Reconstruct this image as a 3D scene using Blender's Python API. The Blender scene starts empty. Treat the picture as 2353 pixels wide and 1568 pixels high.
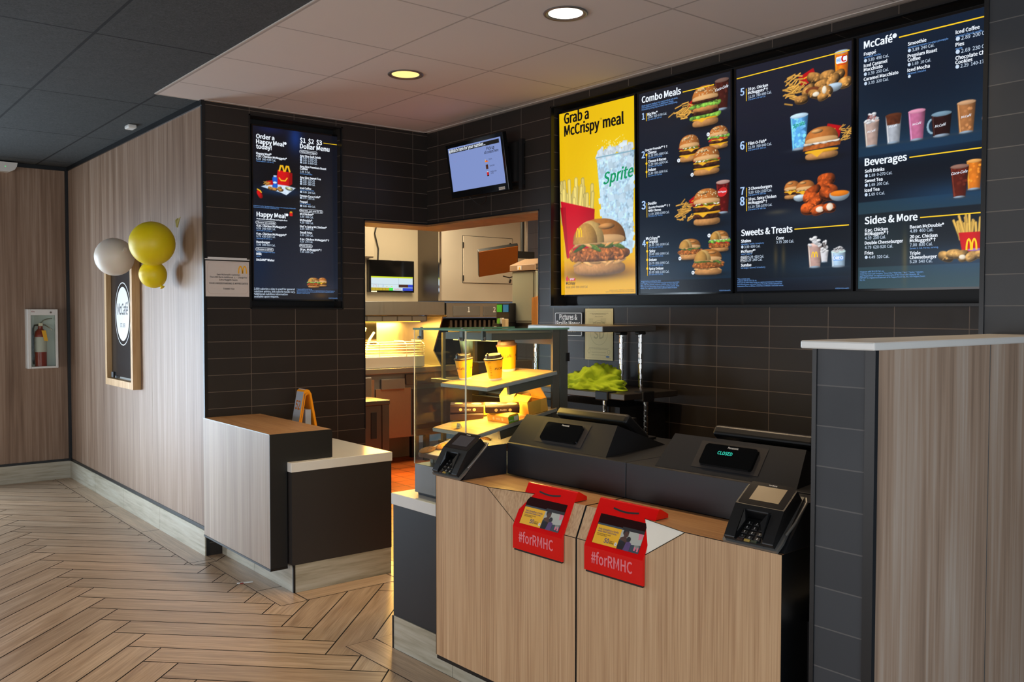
import bpy, bmesh, math, random
import numpy as np
from mathutils import Vector, Matrix
random.seed(7)
PI = math.pi
scene = bpy.context.scene
COL = scene.collection

# ------------------------------------------------------------------ camera
YAW, PITCH, ROLL, FPX = math.radians(-51.0793), math.radians(-1.9001), math.radians(.0439), 2071.2452
cam_data = bpy.data.cameras.new('camera')
cam = bpy.data.objects.new('camera', cam_data); COL.objects.link(cam)
fw = Vector((math.sin(YAW) * math.cos(PITCH), math.cos(YAW) * math.cos(PITCH), math.sin(PITCH)))
rt = fw.cross(Vector((0, 0, 1))).normalized(); up = rt.cross(fw)
r2 = rt * math.cos(ROLL) + up * math.sin(ROLL); u2 = up * math.cos(ROLL) - rt * math.sin(ROLL)
cam.matrix_world = Matrix(((r2.x, u2.x, -fw.x, 0), (r2.y, u2.y, -fw.y, 0), (r2.z, u2.z, -fw.z, 1.6), (0, 0, 0, 1)))
cam_data.sensor_width = 36.0; cam_data.sensor_fit = 'HORIZONTAL'
cam_data.lens = 36.0 * FPX / 2353.0
cam_data.clip_start = 0.05
scene.camera = cam

# ------------------------------------------------------------------ view, world, large lights
scene.view_settings.view_transform = 'Standard'
scene.view_settings.look = 'None'
scene.view_settings.gamma = 1.0
scene.view_settings.use_curve_mapping = False
scene.view_settings.exposure = 0.0
world = bpy.data.worlds.new('world'); scene.world = world
world.use_nodes = True
bg = world.node_tree.nodes['Background']
bg.inputs[0].default_value = (.52, .62, .78, 1); bg.inputs[1].default_value = .17

def area(name, loc, rot, sx, sy, energy, color, spread=PI):
    d = bpy.data.lights.new(name, 'AREA'); d.shape = 'RECTANGLE'; d.size = sx; d.size_y = sy
    d.energy = energy; d.color = color; d.spread = spread
    o = bpy.data.objects.new(name, d); COL.objects.link(o); o.location = loc; o.rotation_euler = rot
    return o
def spot(name, loc, energy, color, ang=110, blend=.7, r=.06):
    d = bpy.data.lights.new(name, 'SPOT'); d.energy = energy; d.color = color
    d.spot_size = math.radians(ang); d.spot_blend = blend; d.shadow_soft_size = r
    o = bpy.data.objects.new(name, d); COL.objects.link(o); o.location = loc
    return o
# daylight through the window in the far-left wall, and the shop front behind the camera
area('window_daylight', (-9.44, -.05, 1.16), (0, math.radians(-90), 0), 2.1, 1.8, 140, (.66, .83, 1.0))
_d = Vector((.56, .83, -.015)); _o = area('low_sky_daylight', (-10.25, -3.30, 1.05), (0, 0, 0), 1.75, 1.8, 12, (.72, .87, 1.0), math.radians(13))
_o.rotation_euler = _d.to_track_quat('-Z', 'Y').to_euler()
area('shopfront_daylight', (-3.0, -4.6, 1.0), (math.radians(90), 0, 0), 7.5, 1.7, 140, (.97, .97, 1.0))
area('side_fill_light', (2.4, -.6, 1.3), (0, math.radians(90), 0), 2.2, 4.0, 140, (.80, .90, 1.0))  # added fill lamp out of view, brightens the low wall's wood side
# kitchen ceiling fluorescents
area('kitchen_tube_light', (-7.3, 5.0, 2.86), (0, 0, 0), 1.2, .6, 62, (1.0, .83, .56))
area('kitchen_tube_light', (-5.0, 5.6, 2.86), (0, 0, 0), 1.2, .6, 60, (1.0, .82, .54))
WARM = (1.0, .74, .46)

# ------------------------------------------------------------------ mesh helpers
def lin1(c):
    c = c / 255.0
    return c / 12.92 if c <= .04045 else ((c + .055) / 1.055) ** 2.4
def lin(c): return (lin1(c[0]), lin1(c[1]), lin1(c[2]), 1.0)

_tcache = {}
try:                                    # the sans that ships inside Blender; its built-in font otherwise
    import os
    SANS = bpy.data.fonts.load(os.path.join(bpy.utils.system_resource('DATAFILES'), 'fonts', 'Noto Sans CJK Regular.woff2'))
except Exception:
    SANS = None
_cap = []
def text_geo(s, bold=0.0, shear=0.0):
    if not _cap:
        _cap.append(1.0); v = text_geo('H')[0]; _cap[0] = .727 / max(p[1] for p in v); _tcache.clear()
    K = _cap[0]; k = (s, bold, shear)
    if k not in _tcache:
        cu = bpy.data.curves.new('t', 'FONT'); cu.body = s; cu.size = 1.0; cu.fill_mode = 'FRONT'
        if SANS: cu.font = SANS
        cu.resolution_u = 2; cu.offset = bold / K; cu.shear = shear
        ob = bpy.data.objects.new('t', cu)
        me = bpy.data.meshes.new_from_object(ob)
        v = [(p.co.x * K, p.co.y * K) for p in me.vertices]; f = [tuple(p.vertices) for p in me.polygons]
        bpy.data.objects.remove(ob); bpy.data.curves.remove(cu); bpy.data.meshes.remove(me)
        w = max((p[0] for p in v), default=1.0); x0 = min((p[0] for p in v), default=0)
        _tcache[k] = (v, f, x0, w)
    return _tcache[k]

class MB:
    def __init__(s): s.v = []; s.f = []; s.m = []; s.dup = False
    def add(s, vs, fs, mi=0):
        b = len(s.v); s.v += [tuple(p) for p in vs]
        for f in fs: s.f.append(tuple(b + i for i in f)); s.m.append(mi)
        return s
    def box(s, x0, x1, y0, y1, z0, z1, mi=0):
        x0, x1 = min(x0, x1), max(x0, x1); y0, y1 = min(y0, y1), max(y0, y1); z0, z1 = min(z0, z1), max(z0, z1)
        v = [(x0, y0, z0), (x1, y0, z0), (x1, y1, z0), (x0, y1, z0), (x0, y0, z1), (x1, y0, z1), (x1, y1, z1), (x0, y1, z1)]
        return s.add(v, [(0, 3, 2, 1), (4, 5, 6, 7), (0, 1, 5, 4), (1, 2, 6, 5), (2, 3, 7, 6), (3, 0, 4, 7)], mi)
    def cbox(s, c, d, mi=0):
        return s.box(c[0] - d[0] / 2, c[0] + d[0] / 2, c[1] - d[1] / 2, c[1] + d[1] / 2, c[2] - d[2] / 2, c[2] + d[2] / 2, mi)
    def obox(s, M, d, mi=0):            # oriented box, M 4x4, centred
        b = MB().cbox((0, 0, 0), d); return s.add([M @ Vector(p) for p in b.v], b.f, mi)
    def poly(s, pts, mi=0): return s.add(pts, [tuple(range(len(pts)))], mi)
    def prism(s, pts, axis, a, b, mi=0, mcap=None):  # pts 2-D in the other two axes (in x,y,z order)
        n = len(pts)
        def mk(p, t):
            q = list(p); q.insert(axis, t); return tuple(q)
        v = [mk(p, a) for p in pts] + [mk(p, b) for p in pts]
        s.add(v, [(i, (i + 1) % n, n + (i + 1) % n, n + i) for i in range(n)], mi)
        s.add(v, [tuple(range(n))[::-1], tuple(range(n, 2 * n))], mi if mcap is None else mcap)
        return s
    def tube(s, pts, r, n=8, mi=0, caps=True):
        pts = [Vector(p) for p in pts]; rs = r if isinstance(r, (list, tuple)) else [r] * len(pts)
        vs = []; prev = None
        for i, p in enumerate(pts):
            t = (pts[min(i + 1, len(pts) - 1)] - pts[max(i - 1, 0)]).normalized()
            if prev is None:
                a = t.cross(Vector((0, 0, 1)));
                if a.length < 1e-3: a = t.cross(Vector((1, 0, 0)))
                a.normalize()
            else:
                a = (prev - t * prev.dot(t)); a.normalize()
            prev = a; b = t.cross(a)
            for k in range(n):
                an = 2 * PI * k / n; vs.append(p + (a * math.cos(an) + b * math.sin(an)) * rs[i])
        fs = []
        for i in range(len(pts) - 1):
            for k in range(n):
                fs.append((i * n + k, i * n + (k + 1) % n, (i + 1) * n + (k + 1) % n, (i + 1) * n + k))
        if caps: fs += [tuple(range(n))[::-1], tuple(range((len(pts) - 1) * n, len(pts) * n))]
        return s.add(vs, fs, mi)
    def cyl(s, p0, p1, r0, r1=None, n=20, mi=0): return s.tube([p0, p1], [r0, r0 if r1 is None else r1], n, mi)
    def lathe(s, prof, c=(0, 0, 0), n=28, mi=0, cap0=True, cap1=True):
        vs = []; fs = []
        for r, z in prof:
            for k in range(n): vs.append((c[0] + r * math.cos(2 * PI * k / n), c[1] + r * math.sin(2 * PI * k / n), c[2] + z))
        for i in range(len(prof) - 1):
            for k in range(n): fs.append((i * n + k, i * n + (k + 1) % n, (i + 1) * n + (k + 1) % n, (i + 1) * n + k))
        if cap0: fs.append(tuple(range(n))[::-1])
        if cap1: fs.append(tuple(range((len(prof) - 1) * n, len(prof) * n)))
        return s.add(vs, fs, mi)
    def ball(s, c, r, nu=24, nv=14, mi=0):
        if not isinstance(r, (list, tuple)): r = (r, r, r)
        vs = [(c[0], c[1], c[2] - r[2])]
        for j in range(1, nv):
            a = -PI / 2 + PI * j / nv
            for k in range(nu):
                b = 2 * PI * k / nu
                vs.append((c[0] + r[0] * math.cos(a) * math.cos(b), c[1] + r[1] * math.cos(a) * math.sin(b), c[2] + r[2] * math.sin(a)))
        vs.append((c[0], c[1], c[2] + r[2])); L = len(vs) - 1; fs = []
        for k in range(nu):
            fs.append((0, 1 + (k + 1) % nu, 1 + k)); fs.append((L, L - nu + k, L - nu + (k + 1) % nu))
        for j in range(nv - 2):
            for k in range(nu):
                a = 1 + j * nu; fs.append((a + k, a + (k + 1) % nu, a + nu + (k + 1) % nu, a + nu + k))
        return s.add(vs, fs, mi)
    def text(s, t, x, z, w=None, size=None, fn=None, mi=0, bold=.012, align='L', shear=0.0, cx=.95):
        B_ = min(bold, .014 if s.dup else .02); v, f, x0, x1 = text_geo(t, B_, shear)
        nat = max(x1 - x0, 1e-4)
        if size is None: size = w / nat / cx
        sx = (w / nat) if w else size * cx
        off = {'L': 0, 'C': -nat * sx / 2, 'R': -nat * sx}[align]
        fn = fn or (lambda a, b: (a, 0, b))
        for d in ((-1, 0, 1) if s.dup and bold > .014 else (0,)):            # heavier weights: the outline struck again a hair to each side
            s.add([fn(x + off + (p[0] - x0) * sx + d * (bold - .014) * size * 1.2, z + p[1] * size) for p in v], f, mi)
        return s
    def arches(s, x, z, w, h, th, fn=None, mi=0, n=14):   # two tall arches side by side
        fn = fn or (lambda a, b: (a, 0, b))
        for k in (-1, 1):
            cx = x + k * w / 4; ro = w / 4 + th / 4; ri = w / 4 - th * .75
            vs = []; fs = []
            for i in range(n + 1):
                a = PI * i / n
                px, pz = math.cos(a), math.sin(a) ** .8
                vs += [fn(cx + ro * px, z + h * pz), fn(cx + ri * px, z + (h - th * 1.25) * pz)]
            for i in range(n): fs.append((2 * i, 2 * i + 1, 2 * i + 3, 2 * i + 2))
            s.add(vs, fs, mi)
        return s
    def disc(s, x, z, rx, rz=None, fn=None, mi=0, n=20, rot=0.0):
        fn = fn or (lambda a, b: (a, 0, b)); rz = rx if rz is None else rz
        P = []
        for i in range(n):
            a = 2 * PI * i / n; px, pz = rx * math.cos(a), rz * math.sin(a)
            P.append(fn(x + px * math.cos(rot) - pz * math.sin(rot), z + px * math.sin(rot) + pz * math.cos(rot)))
        return s.poly(P, mi)
    def ring(s, x, z, rx, rz, t, fn=None, mi=0, n=36):
        fn = fn or (lambda a, b: (a, 0, b)); vs = []; fs = []
        for i in range(n):
            a = 2 * PI * i / n
            vs += [fn(x + rx * math.cos(a), z + rz * math.sin(a)), fn(x + (rx - t) * math.cos(a), z + (rz - t) * math.sin(a))]
        for i in range(n):
            j = (i + 1) % n; fs.append((2 * i, 2 * i + 1, 2 * j + 1, 2 * j))
        return s.add(vs, fs, mi)
    def rect(s, x0, x1, z0, z1, fn=None, mi=0):
        fn = fn or (lambda a, b: (a, 0, b))
        return s.poly([fn(x0, z0), fn(x1, z0), fn(x1, z1), fn(x0, z1)], mi)
    def rframe(s, x0, x1, z0, z1, r, t, fn=None, mi=0, n=6):     # rounded outline
        fn = fn or (lambda a, b: (a, 0, b))
        def loop(o):
            L = []; rr = max(r - o, .0005)
            for cx, cz, a0 in ((x1 - r, z1 - r, 0), (x0 + r, z1 - r, 90), (x0 + r, z0 + r, 180), (x1 - r, z0 + r, 270)):
                for i in range(n + 1):
                    a = math.radians(a0 + 90 * i / n); L.append(fn(cx + rr * math.cos(a), cz + rr * math.sin(a)))
            return L
        A, B = loop(0), loop(t); k = len(A)
        return s.add(A + B, [(i, (i + 1) % k, k + (i + 1) % k, k + i) for i in range(k)], mi)
    def rrect(s, x0, x1, z0, z1, r, fn=None, mi=0, n=6):
        fn = fn or (lambda a, b: (a, 0, b)); L = []
        for cx, cz, a0 in ((x1 - r, z1 - r, 0), (x0 + r, z1 - r, 90), (x0 + r, z0 + r, 180), (x1 - r, z0 + r, 270)):
            for i in range(n + 1):
                a = math.radians(a0 + 90 * i / n); L.append(fn(cx + r * math.cos(a), cz + r * math.sin(a)))
        return s.poly(L, mi)
    def xf(s, M):
        s.v = [tuple(M @ Vector(p)) for p in s.v]; return s
    def build(s, name, mats, parent=None, smooth=0, bevel=0, seg=2, loc=None, recalc=True):
        me = bpy.data.meshes.new(name); me.from_pydata(s.v, [], s.f)
        if not isinstance(mats, (list, tuple)): mats = [mats]
        for m in mats: me.materials.append(m)
        me.polygons.foreach_set('material_index', s.m)
        if recalc:
            bm = bmesh.new(); bm.from_mesh(me)
            bmesh.ops.recalc_face_normals(bm, faces=bm.faces); bm.to_mesh(me); bm.free()
        if smooth:
            me.polygons.foreach_set('use_smooth', [True] * len(me.polygons)); me.set_sharp_from_angle(angle=math.radians(smooth))
        me.update()
        o = bpy.data.objects.new(name, me); COL.objects.link(o)
        if parent is not None: o.parent = parent
        if loc is not None: o.location = loc
        if bevel:
            b = o.modifiers.new('edge', 'BEVEL'); b.width = bevel; b.segments = seg; b.limit_method = 'ANGLE'; b.angle_limit = math.radians(40)
        return o

def tag(o, label=None, cat=None, group=None, kind=None):
    if label: o['label'] = label
    if cat: o['category'] = cat
    if group: o['group'] = group
    if kind: o['kind'] = kind
    return o
def thing(name, label, cat, loc=(0, 0, 0), rot=(0, 0, 0), group=None):
    o = bpy.data.objects.new(name, None); COL.objects.link(o); o.location = loc
    o.rotation_euler = rot if isinstance(rot, (tuple, list)) else (0, 0, rot); o.empty_display_size = .1
    return tag(o, label, cat, group)
def struct(o, label=None): return tag(o, label, None, None, 'structure')

# ------------------------------------------------------------------ materials
def new_mat(name):
    m = bpy.data.materials.new(name); m.use_nodes = True
    nt = m.node_tree; return m, nt, nt.nodes['Principled BSDF']
def mat(name, c, rough=.5, metal=0.0, spec=.5, var=0.06, scale=30.0, bump=0.0, coat=0.0, emit=None, estr=1.0):
    m, nt, p = new_mat(name); L = lin(c)
    n = nt.nodes.new('ShaderNodeTexNoise'); n.inputs['Scale'].default_value = scale; n.inputs['Detail'].default_value = 3
    tc = nt.nodes.new('ShaderNodeTexCoord'); nt.links.new(tc.outputs['Object'], n.inputs['Vector'])
    mx = nt.nodes.new('ShaderNodeMix'); mx.data_type = 'RGBA'
    mx.inputs[6].default_value = [x * (1 - var) for x in L[:3]] + [1]; mx.inputs[7].default_value = [min(1, x * (1 + var)) for x in L[:3]] + [1]
    nt.links.new(n.outputs['Fac'], mx.inputs[0]); nt.links.new(mx.outputs[2], p.inputs['Base Color'])
    p.inputs['Roughness'].default_value = rough; p.inputs['Metallic'].default_value = metal
    p.inputs['Specular IOR Level'].default_value = spec; p.inputs['Coat Weight'].default_value = coat
    if bump:
        b = nt.nodes.new('ShaderNodeBump'); b.inputs['Strength'].default_value = bump; b.inputs['Distance'].default_value = .002
        nt.links.new(n.outputs['Fac'], b.inputs['Height']); nt.links.new(b.outputs[0], p.inputs['Normal'])
    if emit:
        p.inputs['Emission Color'].default_value = lin(emit); p.inputs['Emission Strength'].default_value = estr
    return m
def mat_steel(name, c=(176, 172, 166), rough=.32, stretch=(1, 60, 1), var=.1):
    m, nt, p = new_mat(name); L = lin(c)
    tc = nt.nodes.new('ShaderNodeTexCoord'); mp = nt.nodes.new('ShaderNodeMapping'); mp.inputs['Scale'].default_value = stretch
    n = nt.nodes.new('ShaderNodeTexNoise'); n.inputs['Scale'].default_value = 4; n.inputs['Detail'].default_value = 5
    nt.links.new(tc.outputs['Object'], mp.inputs[0]); nt.links.new(mp.outputs[0], n.inputs['Vector'])
    rr = nt.nodes.new('ShaderNodeMapRange'); rr.inputs[3].default_value = rough - .09; rr.inputs[4].default_value = rough + .12
    nt.links.new(n.outputs['Fac'], rr.inputs[0]); nt.links.new(rr.outputs[0], p.inputs['Roughness'])
    mx = nt.nodes.new('ShaderNodeMix'); mx.data_type = 'RGBA'
    mx.inputs[6].default_value = [x * (1 - var) for x in L[:3]] + [1]; mx.inputs[7].default_value = L
    nt.links.new(n.outputs['Fac'], mx.inputs[0]); nt.links.new(mx.outputs[2], p.inputs['Base Color'])
    p.inputs['Metallic'].default_value = 1.0
    return m
def mat_wood(name, cols, sc=(14, 14, .55), rough=.45, spec=.4, fine=(90, 90, 2.0), coords='Object', amp=.5):
    m, nt, p = new_mat(name)
    tc = nt.nodes.new('ShaderNodeTexCoord')
    def noise(scale, det, dist):
        mp = nt.nodes.new('ShaderNodeMapping'); mp.inputs['Scale'].default_value = scale
        n = nt.nodes.new('ShaderNodeTexNoise'); n.inputs['Scale'].default_value = 1.0; n.inputs['Detail'].default_value = det
        n.inputs['Distortion'].default_value = dist
        nt.links.new(tc.outputs[coords], mp.inputs[0]); nt.links.new(mp.outputs[0], n.inputs['Vector']); return n
    a = noise(sc, 4, .6); b = noise(fine, 3, .2)
    mxf = nt.nodes.new('ShaderNodeMix'); mxf.inputs[0].default_value = amp
    nt.links.new(a.outputs['Fac'], mxf.inputs[2]); nt.links.new(b.outputs['Fac'], mxf.inputs[3])
    rp = nt.nodes.new('ShaderNodeValToRGB'); e = rp.color_ramp.elements
    e[0].position = .33; e[0].color = lin(cols[0]); e[1].position = .68; e[1].color = lin(cols[2])
    k = e.new(.5); k.color = lin(cols[1])
    nt.links.new(mxf.outputs[0], rp.inputs[0]); nt.links.new(rp.outputs[0], p.inputs['Base Color'])
    p.inputs['Roughness'].default_value = rough; p.inputs['Specular IOR Level'].default_value = spec
    return m
def mat_tile(name, c, g, axes, origin, bw, rh, mortar=.0019, rough=.40, var=.12, bump=.35):
    """stack-bond tile; axes = which object axes run along and up, origin = a joint crossing"""
    m, nt, p = new_mat(name)
    tc = nt.nodes.new('ShaderNodeTexCoord'); sp = nt.nodes.new('ShaderNodeSeparateXYZ'); cb = nt.nodes.new('ShaderNodeCombineXYZ')
    nt.links.new(tc.outputs['Object'], sp.inputs[0])
    for i, (ax, o) in enumerate(zip(axes, origin)):
        s = nt.nodes.new('ShaderNodeMath'); s.operation = 'SUBTRACT'; s.inputs[1].default_value = o
        nt.links.new(sp.outputs[ax], s.inputs[0]); nt.links.new(s.outputs[0], cb.inputs[i])
    br = nt.nodes.new('ShaderNodeTexBrick'); br.offset = 0.0; br.squash = 1.0
    br.inputs['Scale'].default_value = 1.0; br.inputs['Mortar Size'].default_value = mortar; br.inputs['Mortar Smooth'].default_value = .1
    br.inputs['Brick Width'].default_value = bw; br.inputs['Row Height'].default_value = rh
    L = lin(c)
    br.inputs['Color1'].default_value = [x * (1 - var) for x in L[:3]] + [1]; br.inputs['Color2'].default_value = [x * (1 + var) for x in L[:3]] + [1]
    br.inputs['Mortar'].default_value = lin(g); br.inputs['Bias'].default_value = 0
    nt.links.new(cb.outputs[0], br.inputs['Vector']); 
    nz = nt.nodes.new('ShaderNodeTexNoise'); nz.inputs['Scale'].default_value = 9; nz.inputs['Detail'].default_value = 4
    nt.links.new(tc.outputs['Object'], nz.inputs['Vector'])
    mx = nt.nodes.new('ShaderNodeMix'); mx.data_type = 'RGBA'; mx.blend_type = 'MULTIPLY'; mx.inputs[0].default_value = .35
    nt.links.new(br.outputs['Color'], mx.inputs[6]); nt.links.new(nz.outputs['Color'], mx.inputs[7])
    nt.links.new(br.outputs['Color'], p.inputs['Base Color'])
    rr = nt.nodes.new('ShaderNodeMapRange'); rr.inputs[3].default_value = rough - .07; rr.inputs[4].default_value = rough + .1
    nt.links.new(nz.outputs['Fac'], rr.inputs[0]); nt.links.new(rr.outputs[0], p.inputs['Roughness'])
    p.inputs['Specular IOR Level'].default_value = .32
    b = nt.nodes.new('ShaderNodeBump'); b.invert = True; b.inputs['Strength'].default_value = bump; b.inputs['Distance'].default_value = .0015
    nt.links.new(br.outputs['Fac'], b.inputs['Height']); nt.links.new(b.outputs[0], p.inputs['Normal'])
    return m
def mat_glass(name, tint=(244, 249, 246), refl=.012, rough=0.0):
    m = bpy.data.materials.new(name); m.use_nodes = True; nt = m.node_tree; nt.nodes.clear()
    o = nt.nodes.new('ShaderNodeOutputMaterial'); mix = nt.nodes.new('ShaderNodeMixShader')
    t = nt.nodes.new('ShaderNodeBsdfTransparent'); t.inputs[0].default_value = lin(tint)
    g = nt.nodes.new('ShaderNodeBsdfGlossy'); g.inputs['Roughness'].default_value = rough
    lw = nt.nodes.new('ShaderNodeLayerWeight'); lw.inputs['Blend'].default_value = .25
    mr = nt.nodes.new('ShaderNodeMapRange'); mr.inputs[3].default_value = refl; mr.inputs[4].default_value = .09
    nz = nt.nodes.new('ShaderNodeTexNoise'); nz.inputs['Scale'].default_value = 6
    ml = nt.nodes.new('ShaderNodeMath'); ml.operation = 'MULTIPLY_ADD'; ml.inputs[1].default_value = .02; ml.inputs[2].default_value = -.01
    ad = nt.nodes.new('ShaderNodeMath'); ad.operation = 'ADD'
    nt.links.new(lw.outputs['Fresnel'], mr.inputs[0]); nt.links.new(nz.outputs['Fac'], ml.inputs[0])
    nt.links.new(mr.outputs[0], ad.inputs[0]); nt.links.new(ml.outputs[0], ad.inputs[1])
    nt.links.new(ad.outputs[0], mix.inputs[0]); nt.links.new(t.outputs[0], mix.inputs[1]); nt.links.new(g.outputs[0], mix.inputs[2])
    nt.links.new(mix.outputs[0], o.inputs[0]); return m
def mat_attr(name, attr='Col', emis=1.0, rough=.25):
    m, nt, p = new_mat(name); a = nt.nodes.new('ShaderNodeAttribute'); a.attribute_name = attr
    nt.links.new(a.outputs['Color'], p.inputs['Emission Color']); p.inputs['Emission Strength'].default_value = emis
    p.inputs['Base Color'].default_value = (.006, .006, .007, 1); p.inputs['Roughness'].default_value = rough; p.inputs['Specular IOR Level'].default_value = .35
    return m
def mat_emit(name, c, k=1.0):
    m, nt, p = new_mat(name); p.inputs['Base Color'].default_value = (.01, .01, .01, 1)
    p.inputs['Emission Color'].default_value = lin(c); p.inputs['Emission Strength'].default_value = k; p.inputs['Roughness'].default_value = .4
    return m

M = {}
M['wall_wood'] = mat_wood('grey_brown_laminate', [(112, 86, 66), (140, 113, 92), (166, 142, 122)], sc=(9, 9, .4), fine=(55, 55, 1.3))
M['panel_wood'] = mat_wood('greige_laminate', [(146, 127, 110), (166, 148, 131), (182, 166, 150)], sc=(14, 14, .4), fine=(80, 80, 1.2))
M['low_wood'] = mat_wood('driftwood_laminate', [(126, 104, 86), (168, 142, 120), (192, 176, 160)], sc=(11, 11, .5), fine=(60, 60, 1.6), amp=.4)
M['oak'] = mat_wood('oak_laminate', [(164, 124, 88), (192, 154, 114), (210, 174, 134)], sc=(20, 20, .5), fine=(150, 150, 2.2), amp=.6, rough=.5)
M['oak_slant'] = mat_wood('oak_laminate_slanted', [(164, 124, 88), (192, 154, 114), (210, 174, 134)], sc=(20, 20, .5), fine=(150, 150, 2.2), amp=.6, rough=.5)
for nd in M['oak_slant'].node_tree.nodes:
    if nd.type == 'MAPPING': s_ = nd.inputs['Scale'].default_value; nd.vector_type = 'TEXTURE'; nd.inputs['Scale'].default_value = (1 / s_[0], 1 / s_[1], 1 / s_[2]); nd.inputs['Rotation'].default_value = (0, math.radians(28), 0)
M['oak_flat'] = mat_wood('oak_laminate_top', [(150, 108, 68), (176, 132, 88), (192, 150, 106)], sc=(1.2, 22, 22), fine=(4, 150, 150), amp=.6, rough=.42)
M['pale'] = mat('painted_window_light', (238, 228, 208), .5, var=.06, scale=8)  # window light on the right oak facet, put into a paler colour
M['soffit'] = mat_wood('soffit_wood', [(120, 84, 50), (146, 104, 64), (166, 122, 80)], sc=(2, 2, 20), fine=(10, 10, 90))
M['base_tile'] = mat_wood('plank_tile_base', [(150, 142, 120), (178, 170, 150), (192, 188, 172)], sc=(1.6, 1.6, 20), fine=(5, 5, 60), rough=.4)
TG = (104, 92, 82)
M['tile_back'] = mat_tile('charcoal_tile_back', (42, 37, 33), TG, (0, 2), (-3.358, 1.526), .3265, .1095)
M['tile_left'] = mat_tile('charcoal_tile_left', (44, 39, 35), TG, (1, 2), (2.431, 1.507), .3205, .1095)
M['tile_low'] = mat_tile('charcoal_tile_low', (56, 58, 61), (92, 90, 88), (0, 2), (-1.9, .963), 1.0, .1095)
M['ceil_white'] = mat_tile('white_ceiling_tile', (206, 196, 188), (170, 160, 152), (0, 1), (-4.755, 1.845), .675, .642, mortar=.006, rough=.85, var=.02, bump=.6)
M['ceil_dark'] = mat_tile('charcoal_ceiling_tile', (64, 66, 66), (26, 26, 26), (0, 1), (-4.755, 1.21), 1.43, .642, mortar=.008, rough=.9, var=.04, bump=.6)
nt = M['ceil_dark'].node_tree     # felted speckle on the dark tiles
_p = nt.nodes['Principled BSDF']; _br = [n for n in nt.nodes if n.type == 'TEX_BRICK'][0]
_n = nt.nodes.new('ShaderNodeTexNoise'); _n.inputs['Scale'].default_value = 70; _n.inputs['Detail'].default_value = 6; _n.inputs['Distortion'].default_value = 1.6
_t = nt.nodes.new('ShaderNodeTexCoord'); nt.links.new(_t.outputs['Object'], _n.inputs['Vector'])
_r = nt.nodes.new('ShaderNodeMapRange'); _r.inputs[1].default_value = .3; _r.inputs[2].default_value = .7; _r.inputs[3].default_value = .62; _r.inputs[4].default_value = 1.35
_m = nt.nodes.new('ShaderNodeMix'); _m.data_type = 'RGBA'; _m.blend_type = 'MULTIPLY'; _m.inputs[0].default_value = 1.0
nt.links.new(_n.outputs['Fac'], _r.inputs[0]); nt.links.new(_br.outputs['Color'], _m.inputs[6]); nt.links.new(_r.outputs[0], _m.inputs[7]); nt.links.new(_m.outputs[2], _p.inputs['Base Color'])
M['quarry'] = mat_tile('quarry_tile', (186, 92, 36), (104, 56, 28), (0, 1), (-7, 4), .20, .20, mortar=.006, rough=.35, var=.12)
M['kitchen_wall'] = mat('kitchen_wall_panel', (158, 146, 124), .5, var=.03, scale=3)
M['kitchen_tile'] = mat_tile('white_kitchen_tile', (196, 184, 164), (150, 138, 118), (0, 2), (0, 0), .2, .2, rough=.2)
M['trim'] = mat('black_trim', (14, 16, 18), .35, var=.1)
M['black'] = mat('matt_black', (15, 14, 14), .55, var=.1)
M['dark'] = mat('graphite_laminate', (29, 30, 33), .42, var=.06, scale=80)
M['darkbrown'] = mat('dark_brown_laminate', (46, 42, 40), .45, var=.06, scale=80)
M['quartz'] = mat('white_quartz', (222, 220, 214), .22, var=.03, scale=12, spec=.5)
M['steel'] = mat_steel('brushed_steel'); M['steel_v'] = mat_steel('brushed_steel_upright', stretch=(30, 30, .6), rough=.36)
M['case_grey'] = mat('case_grey_metal', (112, 104, 96), .45, metal=.25, var=.05)
M['hood_steel'] = mat('hood_steel', (206, 196, 178), .34, metal=.45, var=.06, scale=3)
M['steel_dark'] = mat_steel('dull_steel', (120, 112, 104), .42)
M['steel_grey'] = mat('satin_grey_metal', (128, 126, 122), .38, metal=.6, var=.08, scale=6)
M['chrome'] = mat('chrome', (226, 224, 222), .12, metal=1.0, var=.02)
M['white'] = mat('white_plastic', (226, 224, 218), .4, var=.02)
M['paper'] = mat('white_paper', (214, 204, 194), .6, var=.03)
M['cream'] = mat('cream_paper', (206, 196, 146), .6, var=.05, scale=5)
M['ink'] = mat('black_ink', (24, 22, 22), .6); M['greyink'] = mat('grey_ink', (120, 112, 84), .7)
M['gold'] = mat('golden_yellow', (250, 180, 24), .45, var=.03)
M['orange'] = mat('orange_plastic', (250, 160, 20), .42, var=.04)
M['rust'] = mat('burnt_orange_ink', (206, 112, 10), .5)
M['red'] = mat('glossy_red_acrylic', (222, 2, 2), .2, var=.03, coat=.3)
M['pink'] = mat('pale_pink_letter', (232, 120, 128), .5)
M['blackgloss'] = mat('glossy_black', (8, 8, 9), .12, var=.05)
M['blackplast'] = mat('black_plastic', (20, 20, 21), .38, var=.08)
M['glass'] = mat_glass('clear_glass'); M['glass_edge'] = mat('green_glass_edge', (110, 156, 132), .15, var=.1)
M['glass_seam'] = mat('pale_glass_seam', (222, 214, 182), .3, var=.03)
M['yellow_cup'] = mat('yellow_card', (250, 186, 20), .5, var=.03)
M['balloon_y'] = mat('yellow_latex', (232, 206, 6), .45, var=.04, scale=3); M['balloon_w'] = mat('white_latex', (226, 214, 200), .42, var=.03, scale=3)
for k, c in (('balloon_y', (232, 206, 6)), ('balloon_w', (226, 214, 200))):
    M[k].node_tree.nodes['Principled BSDF'].inputs['Subsurface Weight'].default_value = .15
M['frame_oak'] = mat_wood('frame_oak', [(176, 134, 84), (198, 158, 108), (214, 178, 130)], sc=(20, 20, 1), fine=(90, 90, 4))
M['ext_red'] = mat('extinguisher_red', (150, 40, 30), .3, var=.05)
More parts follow.
